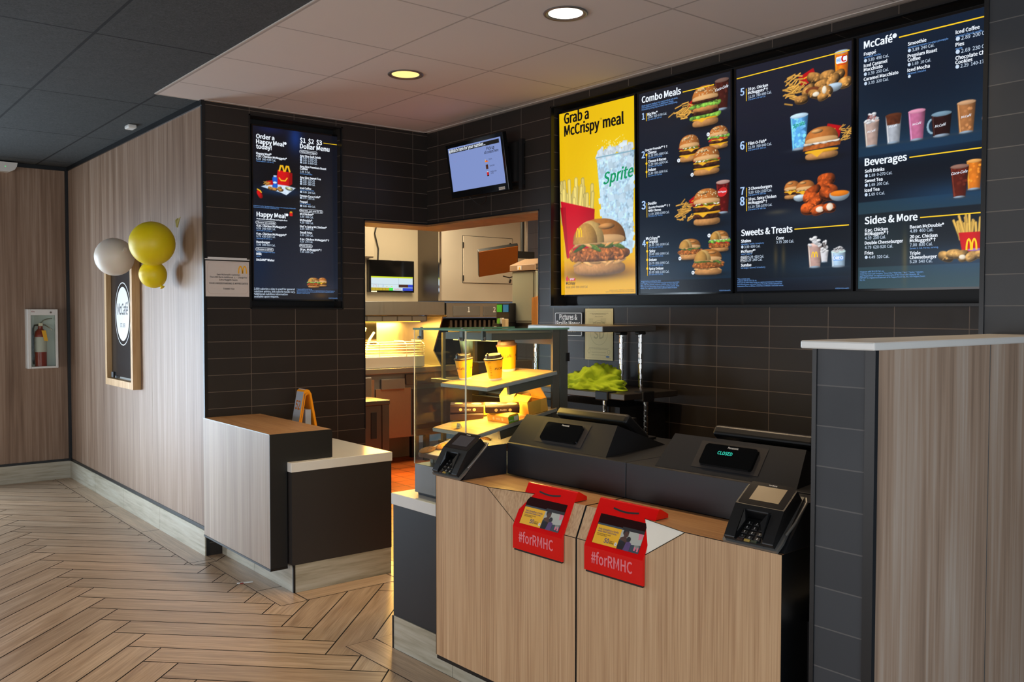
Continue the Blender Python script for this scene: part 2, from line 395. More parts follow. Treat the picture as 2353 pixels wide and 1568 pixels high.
TX = {
 'B': [
  ('W', 'Order a', 0.0243, 1.0875, 0.1293),
  ('W', 'Happy Meal®', 0.024, 1.0528, 0.2185),
  ('W', 'today!', 0.0237, 1.0189, 0.1104),
  ('W', 'Happy Meal®', 0.0234, 0.9798, 0.1085),
  ('W', '4 pc. Chicken McNuggets®', 0.0233, 0.9624, 0.2204),
  ('L', '6.59  300-430 Cal.', 0.0231, 0.9433, 0.1407),
  ('C', 'Sauces add 30 - 110 Cal. ea.', 0.023, 0.9311, 0.1265),
  ('C', "©2024 McDonald's. The Happy Meal box design is the trademark of McDonald's", 0.0003, 0.6285, 0.3088),
  ('C', 'Corporation and its affiliates. © 2024 Crocs, Inc.', 0.0002, 0.619, 0.1848),
  ('W', 'Happy Meal®', 0.0228, 0.5607, 0.2291),
  ('W', 'Meals come with kids fries and apple slices', 0.0227, 0.5407, 0.2223),
  ('Q', 'Choose an entrée', 0.0225, 0.5147, 0.1312),
  ('W', '4 pc. Chicken McNuggets®', 0.0204, 0.4912, 0.2174),
  ('L', '6.59  300-430 Cal.', 0.0203, 0.4738, 0.1378),
  ('C', 'Sauces add 30-110 Cal. ea.', 0.0202, 0.4626, 0.1141),
  ('W', '6 pc. Chicken McNuggets®', 0.02, 0.4374, 0.2174),
  ('L', '6.79  430-530 Cal.', 0.0199, 0.4201, 0.1359),
  ('C', 'Sauces add 30-110 Cal. ea.', 0.0198, 0.4088, 0.114),
  ('W', 'Hamburger', 0.0195, 0.3811, 0.097),
  ('L', '5.99  380-510 Cal.', 0.0194, 0.3628, 0.1349),
  ('Q', 'Choose a drink', 0.021, 0.3334, 0.1141),
  ('C', 'Additional charges may apply', 0.019, 0.3169, 0.133),
  ('W', 'Milk', 0.0189, 0.2987, 0.0371),
  ('C', 'white', 0.0188, 0.2866, 0.0278),
  ('W', 'DASANI® Water', 0.0186, 0.2597, 0.1301),
  ('L', '2,000 calories a day is used for general', -0.0023, 0.0638, 0.2988),
  ('L', 'nutrition advice, but calorie needs vary.', -0.0025, 0.0456, 0.3027),
  ('L', 'Additional nutrition information', -0.0026, 0.0284, 0.2462),
  ('L', 'available upon request.', -0.0028, 0.0111, 0.1808),
  ('W', '$1  $2  $3', 0.3446, 1.096, 0.167),
  ('W', 'Dollar Menu', 0.3443, 1.0556, 0.2256),
  ('Q', 'Value Beverages', 0.347, 1.028, 0.1212),
  ('W', 'Any Size Soft Drink', 0.3438, 0.9972, 0.1588),
  ('L', '● 1.69  0-220 Cal.', 0.3437, 0.9828, 0.1313),
  ('L', '● 1.69  0-270 Cal.', 0.3435, 0.9675, 0.1313),
  ('L', '● 1.69  0-360 Cal.', 0.3434, 0.9514, 0.1313),
  ('W', 'Any Size Premium Roast', 0.3431, 0.9235, 0.2018),
  ('W', 'Coffee', 0.343, 0.9073, 0.0577),
  ('L', '1.69  5 Cal.', 0.3428, 0.8876, 0.0777),
  ('C', 'Excludes Iced Coffee', 0.3427, 0.8759, 0.0928),
  ('W', 'Any Size Sweet Tea', 0.3425, 0.8472, 0.1587),
  ('L', '● 1.69  170 Cal.', 0.3424, 0.8328, 0.115),
  ('L', '● 1.69  200 Cal.', 0.3422, 0.8175, 0.115),
  ('L', '● 1.69  280 Cal.', 0.3421, 0.8023, 0.115),
  ('W', 'Iced Coffee', 0.3419, 0.7727, 0.0847),
  ('C', 'caramel / french vanilla', 0.3418, 0.7628, 0.1059),
  ('L', '● 2.89  200 Cal.', 0.3416, 0.7457, 0.118),
  ('W', 'Frozen Coca-Cola®', 0.3414, 0.7188, 0.1556),
  ('L', '● 2.79  130 Cal.', 0.3413, 0.7044, 0.113),
  ('W', 'Frappé', 0.341, 0.6775, 0.0576),
  ('C', 'mocha / caramel', 0.3409, 0.6667, 0.0797),
  ('L', '● 3.89  490 Cal.', 0.3408, 0.6488, 0.118),
  ('Q', 'Buy one, get one for $1', 0.3435, 0.6176, 0.1659),
  ('W', 'McChicken®', 0.3403, 0.5914, 0.1028),
  ('L', '3.99  400 Cal.', 0.3401, 0.5734, 0.1028),
  ('W', 'McDouble®', 0.3399, 0.5483, 0.0927),
  ('L', '4.39  400 Cal.', 0.3398, 0.5322, 0.1028),
  ('W', "Hot 'n Spicy McChicken®", 0.3396, 0.5052, 0.2048),
  ('L', '3.99  400 Cal.', 0.3394, 0.4891, 0.1048),
  ('W', 'Small Fries', 0.3392, 0.4631, 0.0927),
  ('L', '3.39  230 Cal.', 0.339, 0.4443, 0.1008),
  ('W', '4 pc. Chicken McNuggets®†', 0.3388, 0.4165, 0.2254),
  ('L', '3.29  170 Cal.', 0.3387, 0.4003, 0.0978),
  ('Q', 'More Deals', 0.3414, 0.3709, 0.0847),
  ('W', '20 pc. McNuggets®†', 0.3382, 0.3447, 0.1657),
  ('L', '7.00  830 Cal.', 0.338, 0.3268, 0.1028),
  ('C', '†Sauces add 30-110 Cal. ea.', 0.3112, 0.0686, 0.1173),
  ('C', '©2024 Hormel Foods, Inc. "Hormel" is a registered trademark of Hormel Foods, Inc.', 0.3111, 0.0588, 0.2966),
  ('C', "The Happy Meal box design is a trademark of McDonald's Corporation and its", 0.311, 0.0499, 0.2861),
  ('C', 'affiliates. © 2024 Crocs, Inc.', 0.311, 0.0409, 0.1022),
  ('C', "©2024 McDonald's", 0.5574, 0.0081, 0.0707),
 ],
 '1': [
  ('K', 'Grab a', 0.0478, 1.0852, 0.2242),
  ('K', 'McCrispy™ meal', 0.0492, 1.0072, 0.5205),
  ('W', 'SPICY', 0.0776, 0.0905, 0.0526),
  ('K', 'McCrispy', 0.0499, 0.0652, 0.0838),
  ('K2', 'meal 10.49  850-1090 Cal.', 0.0495, 0.042, 0.1994),
  ('K2', "©2024 McDonald's. ©2024 The Coca-Cola Company", 0.4372, 0.0188, 0.2079),
  ('K2', '"Sprite" is a registered trademark of The Coca-Cola Company', 0.4038, 0.0097, 0.2411),
 ],
 '2': [
  ('W', 'Combo Meals', 0.0269, 1.0995, 0.2911),
  ('C', 'Meals include medium fries and medium soft drink.', 0.0264, 1.0777, 0.2707),
  ('C', 'Pick a different drink for an additional charge.', 0.0262, 1.0668, 0.2406),
  ('C', 'Promotion pricing may be lower than meal pricing.', 0.026, 1.0559, 0.2687),
  ('N', '1', 0.0271, 1.0044, 0.0201),
  ('W', 'Big Mac®', 0.0697, 1.0201, 0.0764),
  ('L', '11.89  910-1150 Cal.', 0.0715, 1.0039, 0.1438),
  ('C', 'à la carte 6.09  590 Cal.', 0.0713, 0.9922, 0.1065),
  ('W', 'Quarter Pounder®*††', 0.0488, 0.82, 0.1684),
  ('N', '2', 0.0224, 0.783, 0.0246),
  ('W', 'Cheese', 0.0706, 0.8002, 0.0658),
  ('L', '11.59  840-1080 Cal.', 0.0703, 0.7835, 0.1537),
  ('C', 'à la carte 5.79  520 Cal.', 0.0723, 0.7731, 0.1068),
  ('W', 'Cheese & Bacon', 0.0718, 0.7513, 0.1357),
  ('L', '12.29  950-1190 Cal.', 0.0715, 0.7328, 0.1516),
  ('C', 'à la carte 6.99  630 Cal.', 0.0712, 0.7227, 0.1069),
  ('W', 'Deluxe', 0.0719, 0.7015, 0.0593),
  ('L', '11.89  950-1190 Cal.', 0.0715, 0.6822, 0.1485),
  ('C', 'à la carte 6.59  630 Cal.', 0.0713, 0.6712, 0.1058),
  ('N', '3', 0.0194, 0.488, 0.0303),
  ('W', 'Double', 0.0702, 0.5089, 0.0638),
  ('W', 'Quarter Pounder®*††', 0.072, 0.4876, 0.1626),
  ('W', 'with Cheese', 0.0716, 0.4689, 0.0964),
  ('L', '12.19  1060-1300 Cal.', 0.0712, 0.4494, 0.1585),
  ('C', 'à la carte 7.19  740 Cal.', 0.071, 0.4393, 0.1093),
  ('N', '4', 0.0227, 0.271, 0.0259),
  ('W', 'McCrispy™', 0.0515, 0.3077, 0.1047),
  ('W', 'Original', 0.0735, 0.2893, 0.0694),
  ('L', '10.39  790-1030 Cal.', 0.0731, 0.2705, 0.1534),
  ('C', 'à la carte 5.29  470 Cal.', 0.0728, 0.2594, 0.1073),
  ('W', 'Spicy', 0.0757, 0.2362, 0.0464),
  ('L', '10.49  850-1090 Cal.', 0.0753, 0.2183, 0.1502),
  ('C', 'à la carte 5.39  530 Cal.', 0.0751, 0.2072, 0.1073),
  ('W', 'Deluxe', 0.0747, 0.185, 0.0574),
  ('L', '10.79  850-1090 Cal.', 0.0743, 0.1654, 0.1525),
  ('C', 'à la carte 5.99  530 Cal.', 0.0741, 0.1551, 0.1074),
  ('W', 'Spicy Deluxe', 0.0736, 0.1337, 0.1096),
  ('L', '10.99  860-1100 Cal.', 0.0732, 0.114, 0.1526),
  ('C', 'à la carte 6.09  540 Cal.', 0.073, 0.1038, 0.1075),
  ('C', '*Weight before cooking 4oz. (tea)', 0.0047, 0.0655, 0.1578),
  ('C', 'Food Allergies? Please be advised that any of our products may contain', 0.0045, 0.056, 0.2942),
  ('C', 'eggs, milk, fish, peanuts, soybeans, shellfish, soy, tree nuts and', 0.0043, 0.0456, 0.2838),
  ('C', 'wheat. For more information about allergens visit the website. Made', 0.004, 0.0352, 0.2943),
  ('C', 'wheat. For regional information please check in store.', 0.0038, 0.0248, 0.2818),
  ('C', "©2024 McDonald's", 0.5767, 0.0034, 0.0733),
 ],
 '3': [
  ('N', '5', 0.0277, 1.0149, 0.0241),
  ('W', '10 pc. Chicken', 0.0758, 1.0323, 0.1198),
  ('W', 'McNuggets®†', 0.0756, 1.0129, 0.1198),
  ('L', '11.59  740-980 Cal.', 0.0773, 0.9931, 0.1407),
  ('C', 'à la carte 5.79  410 Cal.', 0.0771, 0.9821, 0.1054),
  ('N', '6', 0.0258, 0.7364, 0.0261),
  ('W', 'Filet-O-Fish®', 0.077, 0.7537, 0.1093),
  ('L', '11.59  700-940 Cal.', 0.0768, 0.7351, 0.1408),
  ('C', 'à la carte 6.39  390 Cal.', 0.0766, 0.7241, 0.1083),
  ('N', '7', 0.0266, 0.5032, 0.0241),
  ('W', '2 Cheeseburgers', 0.0768, 0.5225, 0.1427),
  ('L', '9.99  920-1160 Cal.', 0.0766, 0.503, 0.1428),
  ('C', 'à la carte 6.79  600 Cal.', 0.0764, 0.4928, 0.1074),
  ('N', '8', 0.0238, 0.4477, 0.0281),
  ('W', '10 pc. Spicy Chicken', 0.0761, 0.469, 0.1684),
  ('W', 'McNuggets®†', 0.0758, 0.4494, 0.1141),
  ('L', '11.19  530-1070 Cal.', 0.0756, 0.429, 0.1447),
  ('C', 'à la carte 6.79  490 Cal.', 0.0754, 0.4179, 0.1074),
  ('W', 'Sweets & Treats', 0.0307, 0.2885, 0.3074),
  ('W', 'Shakes', 0.0302, 0.2542, 0.0618),
  ('C', 'chocolate / vanilla / strawberry', 0.03, 0.2414, 0.1409),
  ('L', '● 3.99  600 Cal.', 0.0298, 0.2242, 0.1186),
  ('W', 'McFlurry®*', 0.0295, 0.2002, 0.0894),
  ('C', "OREO® / M&M's®", 0.0293, 0.189, 0.0697),
  ('Q', 'Regular', 0.0311, 0.1735, 0.036),
  ('L', '5.29  410 Cal.', 0.0741, 0.1708, 0.096),
  ('Q', 'Mini', 0.0309, 0.1572, 0.0231),
  ('L', '3.29  240 Cal.', 0.0609, 0.1551, 0.0992),
  ('W', 'Sundae', 0.0285, 0.1289, 0.0648),
  ('C', 'hot fudge / caramel / strawberry', 0.0283, 0.1178, 0.1506),
  ('W', 'Cone', 0.2446, 0.2566, 0.045),
  ('L', '3.79  200 Cal.', 0.2444, 0.2375, 0.1022),
  ('C', '*May contain nuts.', 0.0053, 0.0608, 0.0811),
  ('C', '†Sauces add 30-110 Cal. ea.', 0.0052, 0.0513, 0.1215),
  ('C', 'OREO and the OREO Wafer Design are registered trademarks of Mondelez', 0.0051, 0.0418, 0.2744),
  ('C', "International group, used under license. M and M's and the stylized M are", 0.0049, 0.0323, 0.2735),
  ('C', 'trademarks of Mars or Affiliates. ©2024 Mars or Affiliates. Used under license.', 0.0048, 0.0228, 0.2819),
  ('C', "©2024 McDonald's", 0.5736, 0.0015, 0.0717),
 ],
 '4': [
  ('W', 'McCafé®', 0.0269, 1.1026, 0.1561),
  ('W', 'Frappé', 0.0267, 1.0702, 0.0584),
  ('C', 'caramel / mocha', 0.0267, 1.0583, 0.0805),
  ('L', '● 3.89  490 Cal.', 0.0266, 1.0404, 0.1199),
  ('W', 'Iced Caramel', 0.0265, 1.0175, 0.1129),
  ('W', 'Macchiato', 0.0264, 0.9987, 0.0911),
  ('L', '● 3.39  250 Cal.', 0.0263, 0.9791, 0.1199),
  ('W', 'Caramel Macchiato', 0.0261, 0.9561, 0.1656),
  ('L', '● 3.39  320 Cal.', 0.0279, 0.9362, 0.1181),
  ('W', 'Smoothie', 0.2347, 1.0697, 0.0829),
  ('C', 'strawberry banana / mango pineapple', 0.2346, 1.0566, 0.1783),
  ('L', '● 3.89  240 Cal.', 0.2346, 1.0402, 0.1186),
  ('W', 'Premium Roast', 0.2345, 1.0164, 0.1306),
  ('W', 'Coffee', 0.2344, 0.9983, 0.0575),
  ('L', '● 1.69  10 Cal.', 0.2343, 0.9795, 0.1049),
  ('W', 'Iced Mocha', 0.2342, 0.9549, 0.0992),
  ('C', 'caramel / mocha', 0.2341, 0.9426, 0.0821),
  ('L', '●', 0.2357, 0.9275, 0.0134),
  ('W', 'Iced Coffee', 0.4443, 1.071, 0.0977),
  ('C', 'caramel / french vanilla', 0.4442, 1.0568, 0.1089),
  ('L', '● 2.89  200 Cal.', 0.4442, 1.0418, 0.1401),
  ('W', 'Pies', 0.4441, 1.0182, 0.0355),
  ('C', 'apple', 0.444, 1.0047, 0.0279),
  ('L', '● 2.69  230 Cal.', 0.444, 0.9874, 0.1401),
  ('W', 'Chocolate Chip', 0.4439, 0.9622, 0.1371),
  ('W', 'Cookies', 0.4438, 0.944, 0.0699),
  ('L', '● 2.29  140-170 Cal.', 0.4437, 0.9259, 0.1621),
  ('W', 'Beverages', 0.0333, 0.5671, 0.1992),
  ('W', 'Soft Drinks', 0.0331, 0.5348, 0.0953),
  ('L', '● 1.69  0-270 Cal.', 0.033, 0.5143, 0.1326),
  ('W', 'Sweet Tea', 0.0329, 0.4905, 0.0865),
  ('L', '● 1.69  200 Cal.', 0.0328, 0.4709, 0.1171),
  ('W', 'Iced Tea', 0.0327, 0.447, 0.0715),
  ('L', '● 1.69  0 Cal.', 0.0326, 0.4274, 0.0979),
  ('W', 'Sides & More', 0.0337, 0.2985, 0.2492),
  ('W', '6 pc. Chicken', 0.0345, 0.2635, 0.1109),
  ('W', 'McNuggets®†', 0.0344, 0.2464, 0.1144),
  ('L', '4.59  250 Cal.', 0.0343, 0.2277, 0.1022),
  ('W', 'Double Cheeseburger', 0.0342, 0.2046, 0.1831),
  ('L', '4.79  620-920 Cal.', 0.0341, 0.1842, 0.1369),
  ('W', 'Fries', 0.0339, 0.1577, 0.0422),
  ('L', '● 4.49  320 Cal.', 0.0338, 0.139, 0.1188),
  ('W', 'Bacon McDouble®', 0.2495, 0.2634, 0.1506),
  ('L', '4.89  460 Cal.', 0.2494, 0.2454, 0.1043),
  ('W', '20 pc. Chicken', 0.2493, 0.2199, 0.1228),
  ('W', 'McNuggets®†', 0.2492, 0.2027, 0.1148),
  ('L', '7.00  830 Cal.', 0.2492, 0.1838, 0.1027),
  ('C', 'Serves 2. Cal. For ea. serving.', 0.2491, 0.1715, 0.1284),
  ('W', 'Triple', 0.249, 0.1469, 0.0482),
  ('W', 'Cheeseburger', 0.2489, 0.128, 0.1212),
  ('L', '5.29  540 Cal.', 0.2488, 0.11, 0.1027),
  ('C', '†Sauces add 30-110 Cal. ea.', 0.0099, 0.0758, 0.1189),
  ('C', '©2024 The Coca-Cola Company. "Coca-Cola," "Diet Coke," "Hi-C," "Sprite," "DASANI",', 0.0098, 0.0664, 0.3034),
  ('C', 'and "Minute Maid" are registered trademarks of The Coca-Cola Company. DR', 0.0098, 0.057, 0.2829),
  ('C', 'PEPPER® is a registered trademark of Dr Pepper/Seven Up, Inc. ©Dr Pepper/Seven', 0.0097, 0.0475, 0.3091),
  ('C', 'Up, Inc.', 0.0097, 0.0381, 0.0273),
 ],
}
# ================================================================== the setting
XB, YA, ZC = -5.791, 3.843, 2.96
# --- floor: herringbone plank tile, each plank with its own tint
def plank_mat():
    m, nt, p = new_mat('plank_tile_floor')
    uv = nt.nodes.new('ShaderNodeUVMap'); at = nt.nodes.new('ShaderNodeAttribute'); at.attribute_name = 'Col'
    def noise(sc, det, dist):
        mp = nt.nodes.new('ShaderNodeMapping'); mp.inputs['Scale'].default_value = sc
        n = nt.nodes.new('ShaderNodeTexNoise'); n.inputs['Scale'].default_value = 1; n.inputs['Detail'].default_value = det; n.inputs['Distortion'].default_value = dist
        nt.links.new(uv.outputs[0], mp.inputs[0]); nt.links.new(mp.outputs[0], n.inputs['Vector']); return n
    a = noise((1.6, 22, 1), 5, 1.4); b = noise((5, 140, 1), 3, .3)
    mx = nt.nodes.new('ShaderNodeMix'); mx.inputs[0].default_value = .4
    nt.links.new(a.outputs['Fac'], mx.inputs[2]); nt.links.new(b.outputs['Fac'], mx.inputs[3])
    rp = nt.nodes.new('ShaderNodeValToRGB'); e = rp.color_ramp.elements
    e[0].position = .28; e[0].color = lin((150, 120, 94)); e[1].position = .7; e[1].color = lin((216, 188, 158)); k = e.new(.5); k.color = lin((190, 160, 130))
    nt.links.new(mx.outputs[0], rp.inputs[0])
    mu = nt.nodes.new('ShaderNodeMix'); mu.data_type = 'RGBA'; mu.blend_type = 'MULTIPLY'; mu.inputs[0].default_value = 1
    nt.links.new(rp.outputs[0], mu.inputs[6]); nt.links.new(at.outputs['Color'], mu.inputs[7]); nt.links.new(mu.outputs[2], p.inputs['Base Color'])
    rr = nt.nodes.new('ShaderNodeMapRange'); rr.inputs[3].default_value = .24; rr.inputs[4].default_value = .42
    nt.links.new(a.outputs['Fac'], rr.inputs[0]); nt.links.new(rr.outputs[0], p.inputs['Roughness']); p.inputs['Specular IOR Level'].default_value = .5
    bp = nt.nodes.new('ShaderNodeBump'); bp.inputs['Strength'].default_value = .25; bp.inputs['Distance'].default_value = .002
    nt.links.new(mx.outputs[0], bp.inputs['Height']); nt.links.new(bp.outputs[0], p.inputs['Normal'])
    return m
M['plank'] = plank_mat()
GROUT = mat('dark_floor_grout', (18, 15, 14), .8)
def planks_object(name, quads, z):
    """quads: list of (corner, dir_u, len, dir_v, width)"""
    V = []; F = []; UV = []; CC = []
    for (c, du, L, dv, w) in quads:
        g = .0034; b = len(V)
        P = [c + du * g + dv * g, c + du * (L - g) + dv * g, c + du * (L - g) + dv * (w - g), c + du * g + dv * (w - g)]
        cr = du.x * dv.y - du.y * dv.x
        V += [(p.x, p.y, z) for p in P]; idx = [0, 1, 2, 3] if cr > 0 else [0, 3, 2, 1]
        F.append(tuple(b + i for i in idx)); o1, o2 = random.random() * 40, random.random() * 40; t = random.uniform(.86, 1.08); h = random.uniform(-.02, .02)
        uvs = [(o1, o2), (o1 + L, o2), (o1 + L, o2 + w), (o1, o2 + w)]
        UV += [uvs[i] for i in idx]; CC += [(t * (1 + h), t, t * (1 - h), 1)] * 4
    me = bpy.data.meshes.new(name); me.from_pydata(V, [], F); me.materials.append(M['plank'])
    uvl = me.uv_layers.new(name='UVMap'); uvl.data.foreach_set('uv', [x for p in UV for x in p])
    ca = me.color_attributes.new('Col', 'FLOAT_COLOR', 'CORNER'); ca.data.foreach_set('color', [x for p in CC for x in p]); me.update()
    o = bpy.data.objects.new(name, me); COL.objects.link(o); return o
W0, L0 = .1687, .970
pD = Vector((1, 1)) / math.sqrt(2); qD = Vector((1, -1)) / math.sqrt(2); O = Vector((-4.339, 1.363))
quads = []
for j in range(-5, 5):
    for k in range(-45, 50):
        s = O + (pD + qD) * (W0 * k) + (pD - qD) * (L0 * j)
        for c, du, L, dv in ((s, pD, L0, qD), (s + pD * L0 + qD * (W0 - L0), qD, L0, pD)):
            m = c + du * L0 / 2
            if -10.0 < m.x < 2.2 and -4.6 < m.y < 3.36 and not (m.x < -6.5 and m.y > 2.4): quads.append((c, du, L, dv, W0))
fl = struct(planks_object('floor', quads, 0.0))
gm = MB().box(-9.6, 2.6, -5, 3.0, -.06, -.0022).build('floor_bed', GROUT); struct(gm)
X, Y = Vector((1, 0)), Vector((0, 1))
bq = []
def strip(c, du, total, dv, w, step=1.02, first=.6):
    t = 0; L = first
    while t < total - .01:
        L = min(L, total - t); bq.append((c + du * t, du, L, dv, w)); t += L; L = step
strip(Vector((-9.35, 1.968)), X, 9.35 - 5.627, Y, .152)
strip(Vector((-5.625, 2.062)), X, 1.08, Y, .158, first=.75)
strip(Vector((-4.711, 2.222)), Y, .78, X, .160)
strip(Vector((-3.802, 2.215)), Y, .78, X, .152)
TH = math.radians(2.2927); CU = Vector((math.cos(TH), math.sin(TH))); CV = Vector((-math.sin(TH), math.cos(TH))); CO = Vector((-3.139, 2.1237))
strip(CO + CU * -.665 + CV * -.046, CU, 2.4, CV, .163, first=.75)
MBd = MB()
for (c, du, L, dv, w) in bq:
    P = [c, c + du * L, c + du * L + dv * w, c + dv * w]; MBd.poly([(p.x, p.y, .0006) for p in P])
struct(MBd.build('floor_border_joint', GROUT))
struct(planks_object('floor_border', bq, .0012))
kf = MB().box(-9.2, -2.2, 3.0, 7.6, -.06, .0016).build('floor_kitchen', M['quarry']); struct(kf)

# --- walls
w = MB()
w.box(XB, -4.481, YA, YA + .15, 2.265, ZC)                        # lintel over the pick-up opening
w.box(-4.481, -4.362, YA, YA + .15, 0, ZC); w.box(-4.362, -1.55, YA, YA + .15, 0, 1.632); w.box(-4.362, -1.55, YA, YA + .15, 2.903, ZC)
w.box(-1.55, -.9, YA, YA + .15, 0, ZC); w.box(-4.362, -1.55, YA + .135, YA + .15, 1.632, 2.903, 1)
struct(w.build('wall_back', [M['tile_back'], M['black']]))
w = MB()
w.box(XB - .15, XB, 2.122, 2.432, 0, ZC); w.box(XB - .15, XB, 3.117, 3.297, 0, ZC)
w.box(XB - .15, XB, 2.432, 3.117, 0, 1.62); w.box(XB - .15, XB, 2.432, 3.117, 2.905, ZC)
w.box(XB - .15, XB - .135, 2.432, 3.117, 1.62, 2.905, 1); w.box(XB - .15, XB, 3.297, YA + .15, 2.265, ZC)
struct(w.build('wall_left', [M['tile_left'], M['black']]))
struct(MB().box(XB - .30, XB - .002, 3.30, YA + .32, 2.245, 2.264).box(XB - .002, -4.484, YA + .003, YA + .32, 2.245, 2.264).build('trim_1', M['soffit']))
t = MB()                                                           # black edge trims of the opening and recesses
t.box(XB - .15, XB + .003, 3.292, 3.299, .74, 2.265); t.box(-4.486, -4.479, YA - .003, YA + .15, 0, 2.265)
t.box(XB - .001, XB + .003, 3.29, YA + .003, 2.258, 2.268); t.box(XB, -4.479, YA - .003, YA, 2.258, 2.268)
struct(t.build('trim_2', M['trim']))
t = MB()
for x0, x1, z0, z1 in ((-4.368, -4.358, 1.628, 2.907), (-4.368, -1.55, 2.899, 2.907), (-4.368, -1.55, 1.622, 1.634)): t.box(x0, x1, YA - .004, YA + .02, z0, z1)
for y0, y1, z0, z1 in ((2.428, 2.436, 1.616, 2.909), (3.113, 3.121, 1.616, 2.909), (2.428, 3.121, 2.900, 2.909), (2.428, 3.121, 1.614, 1.622)): t.box(XB - .02, XB + .004, y0, y1, z0, z1)
struct(t.build('trim_3', M['trim']))
# wood-clad walls
w = MB(); xs = [-9.352, -8.21, -6.88, XB - .004]
for a, b in zip(xs, xs[1:]): w.box(a + .0015, b - .0015, 2.12, 2.145, .186, 2.945)
w.box(-9.352, XB - .16, 2.145, 2.27, 0, ZC)
struct(w.build('wall_wood', M['wall_wood']))
t = MB().box(-9.352, XB, 2.108, 2.13, 2.922, ZC - .002).box(-9.352, XB, 2.112, 2.13, .166, .187).box(XB - .02, XB + .003, 2.113, 2.135, .0, ZC - .002)
t.box(-9.352, -9.325, 2.095, 2.125, .166, ZC - .002).box(-9.356, -9.338, -5, 2.12, 2.922, ZC - .002).box(-9.356, -9.341, .98, 2.12, .166, .187)
struct(t.build('trim_4', M['trim']))
struct(MB().box(-9.352, -8.45, 2.105, 2.13, 0, .166).box(-8.447, -7.6, 2.105, 2.13, 0, .166).box(-7.597, -6.7, 2.105, 2.13, 0, .166).box(-6.697, XB + .001, 2.105, 2.13, 0, .166).build('baseboard_wood', M['base_tile']))
w = MB()
w.box(-9.375, -9.352, .95, 2.12, .186, 2.945); w.box(-9.5, -9.375, .95, 2.27, 0, ZC)
w.box(-9.5, -9.352, -5, .95, 2.25, ZC); w.box(-9.5, -9.352, -5, -4.8, 0, 2.25); w.box(-9.5, -9.352, -4.8, .95, 0, .08)
struct(w.build('wall_far_left', M['wall_wood']))
struct(MB().box(-9.355, -9.335, .95, 2.12, 0, .166).build('baseboard_far_left', M['base_tile']))
f = MB()
for y in (-4.8, .89): f.box(-9.48, -9.40, y, y + .06, .08, 2.25)
f.box(-9.48, -9.40, -4.8, .95, .08, .14).box(-9.48, -9.40, -4.8, .95, 2.19, 2.25)
wf = struct(f.build('window_1', M['trim']))
# ceilings
struct(MB().box(-9.5, 2.5, -5, 1.835, ZC, ZC + .06).box(-9.5, -5.822, 1.835, 2.27, ZC, ZC + .06).build('ceiling', M['ceil_dark']))
struct(MB().box(-5.822, 2.5, 1.835, 4.0, ZC - .004, ZC + .05).build('ceiling_counter', M['ceil_white']))
t = MB().box(-5.826, 2.5, 1.828, 1.836, ZC - .006, ZC).box(-5.826, -5.82, 1.828, 2.11, ZC - .006, ZC)
t.box(XB, 2.5, YA - .03, YA, ZC - .008, ZC - .004).box(XB, XB + .025, 2.13, YA, ZC - .008, ZC - .004)
struct(t.build('trim_5', mat('white_ceiling_trim', (196, 186, 176), .6)))
struct(MB().box(-9.2, XB - .15, 2.27, 7.6, 2.9, 2.95).box(XB - .15, -2.2, 4.0, 7.6, 2.9, 2.95).build('ceiling_kitchen', M['kitchen_wall']))
# low wall beside the counter, and the tiled pier behind it
w = MB(); LX0, LX1, LY0, LY1 = -1.383, -1.207, 2.17, 3.29
w.box(LX0, LX1 - .02, LY0, LY1, 0, 1.5, 0)
struct(w.build('wall_low', M['tile_low']))
struct(MB().box(LX1 - .0199, LX1, LY0 + .012, 2.826, 0, 1.5).box(LX1 - .0199, LX1, 2.830, LY1, 0, 1.5).build('wall_low_panel', M['low_wood']))
struct(MB().box(LX1 - .015, LX1 + .001, 2.8262, 2.8298, 0, 1.499).build('trim_9', M['steel_grey']))
struct(MB().box(LX0 - .004, LX0 + .009, LY0 - .004, LY0 + .012, 0, 1.5).box(LX1 - .026, LX1 + .002, LY0 - .004, LY0 + .0125, 0, 1.5).build('trim_6', M['trim']))
struct(MB().box(LX0 - .026, LX1 + .012, LY0 - .028, LY1 - .002, 1.5, 1.5215).build('trim_7', M['quartz'], bevel=.004))
struct(MB().box(-1.437, -.9, LY1, YA, 0, ZC).build('wall_pier', M['tile_low']))
struct(MB().box(-1.443, -1.427, LY1 - .005, LY1 + .012, 1.5, ZC).build('trim_8', M['trim']))
# kitchen shell
struct(MB().box(-8.56, -8.42, 2.27, 5.47, 0, 2.9).build('wall_kitchen_left', M['kitchen_wall']))
struct(MB().box(-9.2, -2.2, 7.5, 7.6, 0, 2.9).build('wall_kitchen_back', M['kitchen_tile']))

# ================================================================== left service counter
cl = thing('service_counter', 'low wood and white stone counter standing against the dark tiled wall by the wood-panelled corner', 'counter', (XB + .006, 2.10, 0))
def L(*a): return a
bx = -.006
prof = [(0, .146), (.102, .146), (.102, .7445), (.387, .7445), (.387, .907), (0, .907)]
hood = MB()
p3 = [(y, z) for y, z in prof]
hood.prism(p3, 0, .0, 1.022)
o = hood.build('counter_hood', M['panel_wood'], cl)
me = o.data; me.materials.append(M['oak_flat'])
for pl in me.polygons:
    if abs(pl.normal.z) > .9 and pl.center.z > .8: pl.material_index = 1
MB().prism(prof, 0, 1.0221, 1.0281).build('end_panel', M['black'], cl)['label'] = 'black end panel'
e = MB().box(-.001, 1.027, -.003, .0, .904, .909).build('edge_strip', M['steel_grey'], cl)
MB().box(0, 1.03, -.003, .102, .134, .1455).build('bottom_strip', M['trim'], cl)
MB().box(.0, 1.0745, .1045, .768, .688, .742).build('countertop', M['quartz'], cl, bevel=.003)
MB().box(.0, 1.071, .110, .762, .1575, .688).build('body', M['darkbrown'], cl)
